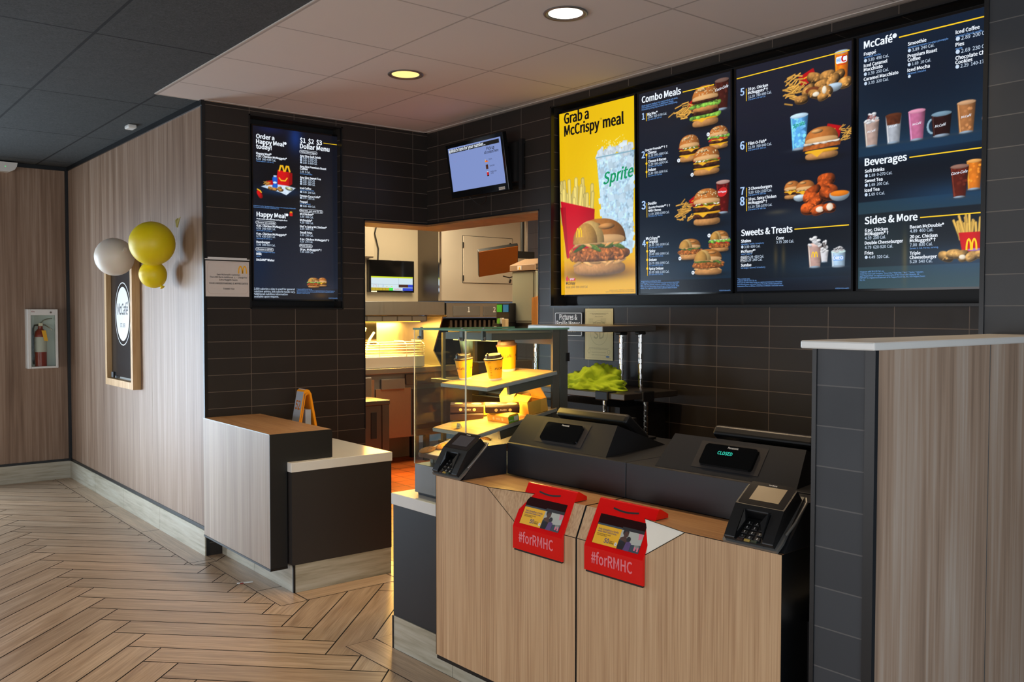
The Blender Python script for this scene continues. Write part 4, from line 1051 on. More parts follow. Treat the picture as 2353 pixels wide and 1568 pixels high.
cookie(-.366, .222, .0, .040, 'darker chocolate chip cookie nearest the corner of the case', CKD)
cookie(-.325, .288, .0, .040, 'golden chocolate chip cookie lying next to the darker corner one', CK)
cookie(-.300, .352, .004, .040, 'golden chocolate chip cookie topmost in the heap on the liner', CK, .12, .1)
cookie(-.258, .292, .0, .038, 'golden chocolate chip cookie half hidden by the card terminal', CK)
cookie(-.190, .400, .0, .045, 'large brown cookie by itself towards the back of the liner', CKD)
pt = thing('price_tag', 'tiny folded price tag on the front edge of the lower shelf', 'price tag', loc(S2, -.215, .292), (sl2, 0, TH))
MB().prism([(-.008, 0), (.008, 0), (0, .022)], 0, -.013, .013).build('card', M['cream'], pt); 
MB().text('1.89', 0, .006, w=.014, align='C', fn=lambda a, b: (a, -.0085 + b * .36, b)).build('print', M['ink'], pt, recalc=False)
# ================================================================== menu screens: a picture drawn cell by cell, crisp lettering on top
LUT = np.array([lin1(i) for i in range(256)])
def jit(r, a, b, c):
    k = r.uniform(a, b); return [x * k for x in c]
class Pic:
    def __init__(s, W, H, nx, top, bot):
        s.W, s.H = W, H; s.nx = nx; s.ny = int(nx * H / W)
        s.X, s.Z = np.meshgrid(np.linspace(0, W, s.nx), np.linspace(0, H, s.ny))
        t = (s.Z / H)[..., None]; s.A = np.array(bot, float) * (1 - t) + np.array(top, float) * t
        rng = np.random.default_rng(3); s.rng = rng
        n = rng.random((s.ny, s.nx)); s.N = n
        k = np.array([1, 2, 3, 2, 1.]); k /= k.sum(); f = n
        for _ in range(2):
            f = np.apply_along_axis(lambda a: np.convolve(a, k, 'same'), 0, f); f = np.apply_along_axis(lambda a: np.convolve(a, k, 'same'), 1, f)
        s.F = (f - f.mean()) / (f.std() + 1e-6); s.px = W / nx
    def put(s, d, col, shade=None, tex=0.0):   # d: signed distance-like mask, <0 inside (metres)
        a = np.clip(.5 - d / (s.px * 1.2), 0, 1)[..., None]
        c = np.array(col, float)[None, None, :]
        k = np.ones_like(s.X) if shade is None else shade
        if tex: k = k * (1 + tex * s.F)
        c = c * k[..., None]; s.A = s.A * (1 - a) + np.clip(c, 0, 255) * a
    def loc(s, cx, cz, rot):
        x, z = s.X - cx, s.Z - cz; c, q = math.cos(rot), math.sin(rot); return x * c + z * q, -x * q + z * c
    def ell(s, cx, cz, rx, rz, col, sh=.35, rot=0, tex=0.0, n=2.0, lo=-9, hi=9):
        x, z = s.loc(cx, cz, rot); r = (np.abs(x / rx) ** n + np.abs(z / rz) ** n) ** (1 / n) + 1e-6
        d = (r - 1) / (np.hypot((np.abs(x / rx) / r) ** (n - 1) / rx, (np.abs(z / rz) / r) ** (n - 1) / rz) + 1e-6); d = np.maximum(d, np.maximum(lo * rz - z, z - hi * rz))
        k = 1.08 - sh * np.clip(((x / rx + .35) ** 2 + (z / rz - .5) ** 2), 0, 2.2) * .55
        s.put(d, col, k, tex)
    def box(s, x0, x1, z0, z1, col, sh=0, r=0, tex=0.0, rot=0.0):
        x, z = s.loc((x0 + x1) / 2, (z0 + z1) / 2, rot); a, b = (x1 - x0) / 2, (z1 - z0) / 2
        d = np.maximum(np.abs(x) - a + r, np.abs(z) - b + r); d = np.hypot(np.maximum(np.abs(x) - a + r, 0), np.maximum(np.abs(z) - b + r, 0)) + np.minimum(d, 0) - r
        s.put(d, col, 1 - sh * (x / a) ** 2 if sh else None, tex)
    def quad(s, P, col, sh=0.0, tex=0.0):      # convex polygon, counter-clockwise
        d = np.full_like(s.X, -9.0)
        for (x0, z0), (x1, z1) in zip(P, P[1:] + P[:1]):
            l = math.hypot(x1 - x0, z1 - z0); d = np.maximum(d, ((s.X - x0) * (z1 - z0) - (s.Z - z0) * (x1 - x0)) / l)
        xs = [p[0] for p in P]; m = (min(xs) + max(xs)) / 2; h = (max(xs) - min(xs)) / 2
        s.put(d, col, 1.05 - sh * ((s.X - m) / h + .3) ** 2 if sh else None, tex)
    def stroke(s, a, b, r, col, sh=0.0, tex=0.0):
        ax, az = a; bx_, bz = b; dx, dz = bx_ - ax, bz - az; l2 = dx * dx + dz * dz
        t = np.clip(((s.X - ax) * dx + (s.Z - az) * dz) / l2, 0, 1); d = np.hypot(s.X - ax - t * dx, s.Z - az - t * dz)
        s.put(d - r, col, 1.05 - sh * (d / r) ** 2 if sh else None, tex)
    def glow(s, cx, cz, rx, rz, col, k):
        g = np.exp(-((s.X - cx) / rx) ** 2 - ((s.Z - cz) / rz) ** 2)[..., None] * k; s.A = s.A * (1 - g) + np.array(col, float) * g
    # ---- foods
    def wavy(s, cx, cz, w, h, col, n=9, amp=.5, tex=.1, seed=0):
        r = random.Random(seed)
        for i in range(n):
            x = cx - w / 2 + w * (i + .5) / n; s.ell(x, cz + r.uniform(-.3, .3) * h * amp, w / n * .8, h * r.uniform(.5, .75), jit(r, .8, 1.15, col), .3, r.uniform(-.5, .5), tex)
    def burger(s, cx, z0, w, h, kind, seed=1):
        r = random.Random(seed)
        s.glow(cx, z0, w * .55, h * .10, (20, 12, 8), .7)
        bun = (196, 118, 54); 
        stacks = {'mac': [('b', .17), ('c', .05), ('l', .09), ('p', .10), ('m', .11), ('l', .09), ('k', .03), ('p', .10), ('B', .36)],
                  'qp': [('b', .20), ('c', .07), ('p', .15), ('c', .06), ('o', .09), ('B', .45)],
                  'dqp': [('b', .18), ('p', .13), ('c', .07), ('p', .13), ('c', .06), ('o', .08), ('B', .40)],
                  'dlx': [('b', .18), ('c', .07), ('p', .13), ('c', .05), ('t', .06), ('l', .10), ('y', .04), ('B', .40)],
                  'crisp': [('b', .20), ('s', .04), ('f', .24), ('k', .07), ('s', .04), ('P', .42)],
                  'cdlx': [('b', .18), ('f', .22), ('t', .06), ('l', .12), ('y', .04), ('P', .40)],
                  'fish': [('b', .20), ('c', .10), ('F', .20), ('y', .08), ('B', .46)],
                  'plain': [('b', .22), ('p', .14), ('c', .10), ('o', .08), ('B', .48)]}[kind]
        z = z0
        for t, f in stacks:
            hh = h * f; m = z + hh / 2
            if t == 'b': s.ell(cx, m, w * .45, hh * .62, (206, 146, 86), .45, n=3.2, tex=.03)
            elif t == 'p': s.ell(cx, m, w * .47, hh * .62, (74, 40, 26), .5, n=3, tex=.22)
            elif t == 'm': s.ell(cx, m, w * .44, hh * .6, (204, 138, 76), .4, n=3, tex=.03)
            elif t == 'c':
                s.ell(cx, m, w * .46, hh * .55, (248, 178, 34), .25, n=3)
                q = r.choice((-.12, .1)); s.quad([(cx + (q - .2) * w, m), (cx + q * w, m - hh * 1.9), (cx + (q + .2) * w, m)], (250, 186, 44))
            elif t == 'l': s.wavy(cx, m, w * 1.04, hh, (128, 184, 70), 9, .9, .12, seed)
            elif t == 't': s.wavy(cx, m, w * .9, hh, (206, 50, 34), 4, .2, .05, seed)
            elif t == 'k': s.wavy(cx, m, w * .8, hh, (92, 120, 50), 4, .3, .08, seed)
            elif t == 'y': s.wavy(cx, m, w * .92, hh * 1.2, (246, 240, 226), 7, .5, .02, seed)
            elif t == 's': s.wavy(cx, m, w * .86, hh * 1.3, (236, 176, 106), 6, .5, .03, seed)
            elif t == 'o':
                s.wavy(cx, m, w * .9, hh * .9, (150, 40, 30), 6, .5, .1, seed); s.wavy(cx + .02 * w, m, w * .7, hh * .7, (134, 146, 40), 4, .5, .05, seed + 1)
                for i in range(5): s.ell(cx + r.uniform(-.42, .42) * w, m + r.uniform(-.3, .3) * hh, w * .05, hh * .22, (246, 240, 230), .1, r.uniform(-.6, .6))
            elif t == 'f':
                
                s.ell(cx, m, w * .53, hh * .55, (172, 98, 44), .5, n=2.6, tex=.12)
                for i in range(46): s.ell(cx + r.uniform(-.5, .5) * w, m + r.uniform(-.42, .42) * hh, w * r.uniform(.03, .06), hh * r.uniform(.08, .16), jit(r, .78, 1.2, (184, 108, 50)), .4, r.uniform(-1, 1), .12)
            elif t == 'F': s.quad([(cx - w * .52, m - hh * .45), (cx + w * .5, m - hh * .2), (cx + w * .54, m + hh * .5), (cx - w * .5, m + hh * .35)], (176, 94, 40), .15, .10)
            elif t in 'BP':
                s.ell(cx, z, w * .46, hh, bun if t == 'B' else (190, 120, 52), .62, n=2.3, lo=-.06, tex=.02)
                s.ell(cx, z + hh * .05, w * .445, hh * .24, (226, 176, 118), .3, n=2.6, lo=-.5)
                s.ell(cx - w * .12, z + hh * .72, w * .16, hh * .14, (228, 170, 104), .6)
                if t == 'P':
                    s.ell(cx - w * .16, z, w * .26, hh * .95, (216, 176, 104), .5, lo=-.05, tex=.02); s.ell(cx - w * .23, z, w * .21, hh * .86, (196, 146, 72), .5, lo=-.05, tex=.02)
                    s.ell(cx + w * .14, z + hh * .64, w * .14, hh * .13, (214, 150, 84), .6)
                elif kind in ('mac', 'qp', 'dqp', 'dlx'):
                    for i in range(34):
                        a = r.uniform(-.38, .38); q = r.uniform(.30, .93)
                        if a * a / .2 + q * q < 1: s.ell(cx + a * w, z + hh * q, w * .014, w * .009, (252, 232, 190), 0, r.uniform(-1, 1))
            z += hh
    def fries(s, cx, z0, w, h, seed=1, lean=0.0, box=True):
        r = random.Random(seed)
        for i in range(30):
            x = cx + r.uniform(-.46, .46) * w; L = h * r.uniform(.55, .95); a = lean + (x - cx) / w * .7 + r.uniform(-.16, .16)
            z = z0 + h * .35
            s.stroke((x, z), (x + math.sin(a) * L * .66, z + math.cos(a) * L * .66), w * .05, jit(r, .86, 1.08, (244, 194, 92)), .3)
        if box:
            s.quad([(cx - w * .36, z0), (cx + w * .36, z0), (cx + w * .5, z0 + h * .52), (cx - w * .5, z0 + h * .52)], (206, 12, 22), .18)
    def pile(s, cx, cz, w, h, n, seed=1):      # loose fries
        r = random.Random(seed)
        for i in range(n):
            x, z = cx + r.gauss(0, .22) * w, cz + r.gauss(0, .24) * h; a = r.uniform(-.5, .9)
            s.stroke((x - math.cos(a) * w * .2, z - math.sin(a) * w * .2), (x + math.cos(a) * w * .2, z + math.sin(a) * w * .2), w * .036, jit(r, .8, 1.08, (238, 176, 78)), .35)
    def carton(s, cx, cz, w, h, rot):
        s.box(cx - w / 2, cx + w / 2, cz - h / 2, cz + h / 2, (196, 14, 22), .12, .004, rot=rot); s.stroke((cx - w * .2, cz), (cx + w * .1, cz + h * .12), h * .06, (250, 190, 30))
    def glass(s, cx, z0, wt, wb, h, col, ice=0.0, top=None, seed=1, white=False):
        s.glow(cx, z0, wb * .9, h * .05, (60, 66, 74), .5)
        P = [(cx - wb / 2, z0), (cx + wb / 2, z0), (cx + wt / 2, z0 + h), (cx - wt / 2, z0 + h)]
        s.quad(P, col, .34, .03); r = random.Random(seed)
        for i in range(int(ice * 40)):
            q = r.random(); w = (wb + (wt - wb) * q) * .40; s.box(*(lambda x, z, e: (x - e, x + e, z - e, z + e))(cx + r.uniform(-1, 1) * w, z0 + h * (.08 + .88 * q), wt * .07), [min(255, c) for c in jit(r, .9, 1.3, [q_ + (25 if white else 8) for q_ in col])], 0, .002, rot=r.uniform(0, 2))
        s.ell(cx, z0 + h, wt / 2, wt * .12, top or [min(255, c * 1.25) for c in col], .2)
        s.ell(cx, z0 + h * .02, wb / 2, wb * .1, (150, 170, 190), .5)
        s.stroke((cx - wt * .43, z0 + h * .94), (cx - wb * .42, z0 + h * .06), wt * .02, [min(255, c * 1.4 + 30) for c in col])
    def nuggets(s, L, w, col=(206, 146, 74), seed=2):
        r = random.Random(seed)
        for (x, z) in L:
            rx, rz, ro, cc = w * r.uniform(.48, .58), w * r.uniform(.26, .34), r.uniform(-.4, .5), jit(r, .88, 1.08, col)
            s.ell(x, z - w * .05, rx, rz, [q * .55 for q in cc], .2, ro, 0, n=2.4); s.ell(x, z, rx, rz, cc, .75, ro, .10, n=2.5)
            for i in range(7): s.ell(x + r.uniform(-.6, .6) * rx, z + r.uniform(-.6, .6) * rz, rx * r.uniform(.08, .2), rz * r.uniform(.08, .2), jit(r, .8, 1.25, cc), .2, r.uniform(-1, 1))
    def bowl(s, cx, cz, w, col):
        s.ell(cx, cz, w / 2, w * .30, (170, 190, 205), .4, hi=.3); s.ell(cx, cz + w * .05, w * .46, w * .13, col, .2)
    def cream(s, cx, cz, w, h, seed=1, drizzle=None):
        r = random.Random(seed)
        for i in range(14): s.ell(cx + r.uniform(-.42, .42) * w * (1 - .5 * i / 14), cz + h * i / 14, w * .17, h * .16, (236, 236, 240), .35, r.uniform(-.5, .5), .03)
        if drizzle:
            for i in range(7): s.stroke((cx - .28 * w + .09 * i * w, cz + h * r.uniform(.2, .5)), (cx - .2 * w + .08 * i * w, cz + h * r.uniform(.55, .85)), w * .018, drizzle)
    def done(s, name, m, parent, y):
        v = np.stack([s.X.ravel(), np.full(s.X.size, y), s.Z.ravel()], 1)
        i = np.arange(s.ny * s.nx).reshape(s.ny, s.nx)
        f = np.stack([i[:-1, :-1].ravel(), i[:-1, 1:].ravel(), i[1:, 1:].ravel(), i[1:, :-1].ravel()], 1)
        me = bpy.data.meshes.new(name); me.vertices.add(len(v)); me.vertices.foreach_set('co', v.ravel())
        me.loops.add(f.size); me.loops.foreach_set('vertex_index', f.ravel()); me.polygons.add(len(f)); me.polygons.foreach_set('loop_start', np.arange(0, f.size, 4)); me.polygons.foreach_set('loop_total', np.full(len(f), 4))
        c = LUT[np.clip(s.A, 0, 255).astype(int)].reshape(-1, 3); ca = me.color_attributes.new('Col', 'FLOAT_COLOR', 'POINT')
        ca.data.foreach_set('color', np.concatenate([c, np.ones((len(c), 1))], 1).ravel()); me.update(calc_edges=True)
        me.materials.append(m); o = bpy.data.objects.new(name, me); COL.objects.link(o); o.parent = parent; return o

M['screen'] = mat_attr('menu_screen', emis=.95)
M['t_white'] = mat_emit('screen_white', (236, 244, 255), 1.05); M['t_light'] = mat_emit('screen_light', (206, 224, 246), .95); M['t_blue'] = mat_emit('screen_blue', (120, 176, 250), .9)
M['t_num'] = mat_emit('screen_number', (176, 208, 250), 1.0); M['t_yel'] = mat_emit('screen_yellow', (255, 206, 20), 1.0); M['t_blk'] = mat_emit('screen_black', (12, 12, 10), 1); M['t_red'] = mat_emit('screen_red', (206, 22, 24), 1.0); M['t_green'] = mat_emit('screen_green', (20, 150, 96), 1.0)
M['t_brown'] = mat_emit('screen_brown', (70, 36, 24), 1.0); M['t_orange'] = mat_emit('screen_orange', (230, 120, 20), 1.0)
TMATS = [M[k] for k in ('t_white', 't_light', 't_blue', 't_num', 't_yel', 't_blk', 't_red', 't_green', 't_brown', 't_orange')]
F0 = lambda d: (lambda a, b: (a, d, b))
def put_texts(mb, L):
    f = F0(-.0022)
    for st, s, x, z, w in L:
        if st == 'W': mb.text(s, x, z, w=w, fn=f, mi=0, bold=.034)
        elif st == 'L': mb.text(s, x, z, w=w, fn=f, mi=1, bold=.010) if s != '●' else mb.disc(x + w / 2, z + w / 2, w / 2, fn=f, mi=1)
        elif st == 'C': mb.text(s, x, z, w=w, fn=f, mi=2, bold=.004)
        elif st == 'N': mb.text(s, x, z, w=w, fn=f, mi=3, bold=.03)
        elif st == 'K': mb.text(s, x, z, w=w, fn=f, mi=5, bold=.040, cx=.86)
        elif st == 'K2': mb.text(s, x, z, w=w, fn=f, mi=5, bold=.0)
        elif st == 'Q':
            mb.text(s, x, z, w=w, fn=f, mi=0, bold=.012); v, ff, a, b = text_geo(s, .012); sz = w / (b - a) / .95
            mb.rframe(x - sz * .45, x + w + sz * .45, z - sz * .38, z + sz * .98, sz * .66, sz * .11, f, 0)
def board(name, label, W, H, pic, texts, extra, loc, rot, cat='menu screen', group='digital menu screens'):
    t = thing(name, label, cat, loc, rot, group)
    MB().box(-.010, W + .010, .002, .045, -.010, H + .010).build('casing', M['blackplast'], t)
    MB().box(-.010, W + .010, -.003, .002, -.010, 0).box(-.010, W + .010, -.003, .002, H, H + .010).box(-.010, 0, -.003, .002, 0, H).box(W, W + .010, -.003, .002, 0, H).build('bezel', M['blackgloss'], t)
    s = pic.done('screen', M['screen'], t, 0.0)
    m = MB(); m.dup = True; put_texts(m, texts); extra(m, F0(-.0022), F0(-.0030))
    m.build('screen_lettering', TMATS, s, recalc=False)
    return t
BW, BH = .655, 1.155; TILT = math.radians(1.1)
def blocs(x): return (x, 3.912, 1.705)
# --- screen 1: yellow sandwich advert
rr0 = random.Random(12); MC = [t for t in TX['1'] if t[1] == 'McCrispy™ meal'][0]
p = Pic(BW, BH, 230, (246, 204, 8), (240, 182, 10)); p.glow(.25, 1.0, .3, .4, (238, 186, 10), .7); p.glow(.45, .7, .25, .3, (250, 214, 30), .8)
for i in range(60): p.ell(.47 + random.gauss(0, .05), .88 + abs(random.gauss(0, .03)), .003, .003, (250, 232, 150), 0)
for i in range(34):
    fx = .02 + .27 * rr0.random(); ft = .56 + .17 * rr0.random() - (.05 if fx > .24 else 0); fa = (fx - .14) * .9 + rr0.uniform(-.12, .12)
    p.stroke((fx, .46), (fx + math.tan(fa) * (ft - .46), ft), .0155, jit(rr0, .9, 1.04, (240, 216, 120)), .3)
p.quad([(.06, .23), (.30, .30), (.315, .525), (.004, .60)], (206, 8, 36), .12); p.quad([(.0, .56), (.055, .24), (.07, .23), (.05, .56)], (180, 6, 28))
p.quad([(.405, .22), (.63, .24), (.654, .845), (.336, .83)], (186, 220, 244), .10, .09)
rr_ = random.Random(4)
for i in range(150): p.box(*(lambda x, z, e: (x - e, x + e, z - e, z + e * .8))(rr_.uniform(.37 + .0, .64), rr_.uniform(.25, .86), rr_.uniform(.008, .022)), jit(rr_, .88, 1.06, (204, 230, 248)), 0, .004, rot=rr_.uniform(0, 2))
for i in range(26): p.box(*(lambda x, z, e: (x - e, x + e, z - e * .7, z + e * .7))(rr_.uniform(.35, .64), rr_.uniform(.83, .868) + (.02 if i % 3 == 0 else 0), rr_.uniform(.014, .028)), jit(rr_, .9, 1.04, (226, 240, 250)), .12, .006, rot=rr_.uniform(0, 2))
p.stroke((.338, .835), (.652, .838), .004, (140, 180, 200))
p.quad([(.0, .0), (.655, .0), (.655, .20), (.0, .22)], (238, 178, 8)); p.glow(.34, .15, .34, .05, (196, 120, 8), .8)
p.burger(.345, .125, .50, .335, 'crisp', 9)
def ex1(m, f, g):
    m.text('Sprite', .395, .665, w=.25, fn=lambda a, b: (a, -.0022, b + (a - .395) * .10), mi=7, bold=.03, shear=.2)
    m.rrect(.075, .135, .088, .106, .008, f, 6); m.disc(.060, .100, .012, .015, f, 6); m.poly([f(.052, .108), f(.066, .108), f(.062, .126)], 6)
    m.text('SPICY', .085, .0925, w=.042, fn=g, mi=0, bold=.02)
    m.arches(.175, .36, .05, .06, .008, f, 4)
board('menu_screen', 'bright yellow menu screen advertising a chicken sandwich meal, beside three dark menu screens', BW, BH, p, [t for t in TX['1'] if t[1] != 'SPICY' and t[1] != 'McCrispy™ meal'] + [('K', 'McCrispy', MC[2], MC[3], MC[4] * .605), ('K', 'meal', MC[2] + MC[4] * .668, MC[3], MC[4] * .332), ('K2', 'TM', MC[2] + MC[4] * .615, MC[3] + .052, MC[4] * .035)], ex1, blocs(-4.337), (TILT, 0, 0))
# --- screen 2
D0, D1 = (26, 28, 40), (14, 30, 46)
p = Pic(BW, BH, 240, D0, (16, 34, 52)); p.glow(.5, .15, .4, .12, (22, 56, 80), .6)
p.quad([(0, 0), (BW, 0), (BW, .072), (0, .072)], (16, 24, 34))
p.glass(.597, .965, .092, .07, .155, (70, 24, 16), .35, (120, 90, 80), 3); p.carton(.40, 1.025, .06, .05, .5); p.pile(.335, 1.0, .11, .09, 34, 2); p.burger(.485, .90, .195, .195, 'mac', 3)
p.burger(.574, .765, .135, .115, 'dlx', 5); p.burger(.374, .723, .155, .14, 'qp', 6); p.burger(.491, .637, .195, .145, 'qp', 7)
p.glass(.602, .418, .09, .066, .165, (92, 14, 12), .25, (190, 150, 140), 4); p.carton(.40, .50, .05, .04, .5); p.pile(.335, .462, .11, .10, 34, 3); p.burger(.492, .366, .20, .185, 'dqp', 8)
p.burger(.577, .217, .135, .108, 'cdlx', 9); p.burger(.374, .183, .165, .112, 'crisp', 10); p.burger(.499, .096, .205, .135, 'crisp', 11)
def ex2(m, f, g):
    m.rect(.331, .547, 1.1035, 1.1085, f, 4)
    for z0, z1 in ((.991, 1.036), (.667, .80), (.438, .521), (.10, .298)): m.rect(.0585, .0620, z0, z1, f, 4)
    for z in (.798, .748, .700, .292, .243, .193, .143): m.disc(.0602, z, .0075, fn=g, mi=4)
    for x, z, s in ((.507, .848, '2c'), (.300, .735, '2b'), (.395, .645, '2a'), (.51, .305, '4c'), (.305, .19, '4b'), (.398, .108, '4a')):
        m.disc(x, z, .0105, fn=f, mi=0); m.text(s, x, z - .004, size=.012, fn=g, mi=5, align='C', bold=.02)
    m.text('Coca-Cola', .556, 1.066, w=.085, fn=lambda a, b: (a, -.003, b + (a - .556) * .12), mi=0, bold=.015, shear=.35)
    m.disc(.60, .53, .032, .024, f, 6, rot=.3); m.text('Dr Pepper', .572, .527, w=.056, fn=g, mi=0, shear=.2, bold=.02)
board('menu_screen', 'dark menu screen headed Combo Meals with numbered burgers, second in the long recess', BW, BH, p, TX['2'], ex2, blocs(-3.648), (TILT, 0, 0))
# --- screen 3
p = Pic(BW, BH, 240, (28, 30, 46), (10, 18, 32)); p.glow(.4, .36, .3, .05, (40, 52, 66), .7); p.glow(.45, .12, .3, .06, (26, 46, 62), .8)
p.quad([(0, .318), (0, .060), (BW, .060), (BW, .318)][::-1] if False else [(0, .064), (BW, .064), (BW, .30), (0, .318)], (12, 20, 30)); p.glow(.5, .12, .3, .07, (30, 58, 80), .6)
p.glow(.24, .17, .012, .06, (110, 88, 50), .5); p.glow(.285, .17, .012, .06, (110, 88, 50), .5); p.glow(.25, .395, .06, .012, (90, 84, 70), .6)
p.glass(.602, .985, .072, .06, .13, (238, 122, 16), .15, (180, 196, 210), 2); p.carton(.42, 1.03, .09, .055, .35); p.pile(.345, .995, .11, .10, 40, 5)
p.nuggets([(.46, 1.022), (.53, 1.02), (.585, 1.01), (.50, .985), (.56, .992), (.62, .97), (.425, .972)], .075); p.ell(.45, .965, .04, .016, (120, 60, 30), .2); p.bowl(.563, .962, .085, (190, 214, 234))
p.nuggets([(.387, .931), (.465, .944), (.515, .950), (.517, .935)], .075, seed=4); p.ell(.467, .943, .018, .011, (244, 232, 210), .2); p.ell(.512, .955, .012, .018, (244, 232, 210), .2)
p.glass(.375, .69, .10, .075, .165, (90, 170, 236), 1.0, (200, 230, 250), 6, True); p.carton(.56, .755, .08, .055, -.3); p.pile(.625, .735, .07, .07, 22, 6); p.burger(.497, .632, .195, .145, 'fish', 3)
p.burger(.336, .455, .10, .085, 'plain', 2); p.burger(.41, .445, .115, .09, 'plain', 4); p.bowl(.378, .457, .07, (214, 232, 244))
SP = (216, 92, 30)
p.nuggets([(.523, .53), (.515, .503), (.54, .478), (.50, .47), (.448, .477), (.44, .45), (.505, .45), (.462, .424), (.53, .46), (.425, .397), (.485, .388)], .085, SP, 6); p.ell(.489, .388, .022, .014, (248, 228, 206), .2); p.nuggets([(.54, .392)], .07, SP, 3); p.ell(.542, .396, .018, .018, (248, 228, 206), .2, .5); p.bowl(.593, .450, .105, (238, 130, 24))
p.glass(.462, .108, .078, .058, .11, (196, 160, 150), 0, seed=3); p.cream(.462, .215, .075, .042, 2); p.glass(.514, .132, .045, .03, .055, (226, 226, 232), 0, seed=2); p.cream(.514, .185, .04, .05, 3, (40, 26, 22)); p.glass(.588, .108, .075, .066, .072, (176, 206, 232), 0, seed=4); p.cream(.588, .18, .07, .022, 4, (30, 26, 30))
def ex3(m, f, g):
    m.poly([f(.005, 1.104), f(.644, 1.111), f(.644, 1.116), f(.005, 1.109)], 4); m.rect(.35, .644, .2995, .3045, f, 4)
    for z0, z1 in ((.981, 1.045), (.721, .768), (.487, .536), (.416, .480)): m.rect(.063, .0665, z0, z1, f, 4)
    m.rrect(.575, .632, 1.062, 1.094, .008, f, 0); m.text('Hi', .580, 1.070, w=.018, fn=g, mi=2, bold=.05); m.text('C', .604, 1.066, w=.022, fn=g, mi=6, bold=.06); m.rect(.582, .625, 1.054, 1.057, f, 6)
    m.text('Sprite', .342, .798, w=.068, fn=lambda a, b: (a, -.003, b + (a - .342) * .14), mi=7, bold=.03, shear=.2)
    m.arches(.462, .158, .032, .028, .005, f, 4); m.text('OREO', .562, .142, w=.052, fn=g, mi=0, bold=.05); m.rrect(.560, .616, .137, .160, .008, f, 2)
board('menu_screen', 'dark menu screen with numbered meals and Sweets & Treats, third in the long recess', BW, BH, p, TX['3'], ex3, blocs(-2.958), (TILT, 0, 0))
# --- screen 4
p = Pic(BW, BH, 240, (16, 34, 58), (44, 74, 84)); p.glow(.3, .95, .5, .22, (10, 24, 42), .9)
p.quad([(0, .40), (BW, .40), (BW, .61), (0, .61)], (10, 18, 30)); p.glow(.45, .40, .3, .06, (24, 62, 96), .8); p.quad([(0, .10), (BW, .10), (BW, .345), (0, .345)], (14, 24, 34)); p.glow(.5, .12, .3, .06, (40, 76, 110), .7); p.glow(.1, .2, .2, .14, (36, 56, 60), .6)
p.glow(.3, .63, .4, .05, (26, 58, 90), .8); p.glow(.225, .14, .012, .1, (110, 96, 60), .6)
p.glass(.064, .652, .074, .054, .115, (186, 160, 150), 0, seed=2); p.cream(.064, .762, .07, .04, 3, (150, 40, 30)); p.glass(.169, .652, .076, .056, .125, (170, 176, 186), 0, (96, 50, 28), seed=3); p.quad([(.139, .735), (.199, .735), (.206, .775), (.133, .775)], (92, 46, 26), .2, .1)
p.glass(.276, .650, .078, .056, .127, (196, 110, 150), 0, (226, 150, 180), seed=4); [p.stroke((.347 - .022 * math.sin(k_ * PI / 8), .70 + .03 * math.cos(k_ * PI / 8)), (.347 - .022 * math.sin((k_ + 1) * PI / 8), .70 + .03 * math.cos((k_ + 1) * PI / 8)), .0042, (150, 184, 204)) for k_ in range(8)]; p.glass(.385, .652, .088, .072, .095, (44, 18, 16), 0, (120, 150, 170), seed=5)
p.glass(.490, .650, .078, .058, .127, (170, 112, 66), .2, (206, 160, 120), seed=6); p.ell(.585, .70, .03, .02, (230, 180, 170), .3)
p.glass(.524, .408, .062, .05, .12, (222, 122, 30), .4, (236, 170, 90), seed=3); p.glass(.464, .380, .078, .05, .132, (90, 26, 12), .4, (150, 110, 96), seed=2)
p.fries(.517, .145, .11, .165, 4); p.nuggets([(.408, .133), (.443, .143), (.489, .129), (.47, .14), (.52, .131), (.56, .14)], .06, (222, 170, 96)); p.ell(.478, .127, .014, .01, (246, 230, 206), .2); p.ell(.53, .156, .03, .006, (170, 120, 190), .2); p.burger(.60, .13, .10, .11, 'plain', 3)
def ex4(m, f, g):
    m.rect(.194, .645, 1.113, 1.1185, f, 4); m.rect(.245, .645, .576, .581, f, 4); m.rect(.295, .645, .3065, .3115, f, 4)
    for x, z, w in ((.045, .715, .04), (.148, .722, .04), (.258, .715, .04), (.358, .69, .048), (.470, .712, .042)): m.text('McCafé', x, z, w=w, fn=lambda a, b, x=x: (a, -.003, b + (a - x) * .1), mi=0, shear=.25, bold=.012)
    m.text('Coca-Cola', .430, .478, w=.068, fn=lambda a, b: (a, -.003, b + (a - .43) * .08), mi=0, shear=.35, bold=.015)
    m.arches(.517, .155, .045, .05, .008, f, 4)
board('menu_screen', 'dark blue menu screen listing coffees, beverages and sides, cut off by the tiled pier', BW, BH, p, TX['4'], ex4, blocs(-2.268), (TILT, 0, 0))
# --- screen on the left wall
p = Pic(.636, 1.17, 220, (16, 17, 26), (34, 40, 54)); p.quad([(0, 0), (.636, 0), (.636, .075), (0, .075)], (34, 34, 38))
p.glow(.31, 1.12, .05, .10, (20, 60, 140), .8); p.glow(.13, 1.16, .1, .03, (20, 30, 80), .7); p.glow(.18, .8, .25, .22, (8, 8, 12), .8); p.glow(.04, .3, .09, .25, (12, 36, 70), .5)
p.glow(.19, .745, .14, .03, (20, 60, 110), .7)
p.quad([(.055, .765), (.20, .735), (.30, .772), (.15, .80)], (196, 216, 240), .1, .03); p.quad([(.16, .75), (.24, .72), (.31, .775), (.22, .79)], (210, 226, 244), .1, .03)
p.quad([(.165, .79), (.262, .785), (.268, .88), (.178, .89)], (206, 16, 22), .12); p.quad([(.262, .785), (.285, .80), (.286, .875), (.268, .88)], (150, 8, 14))
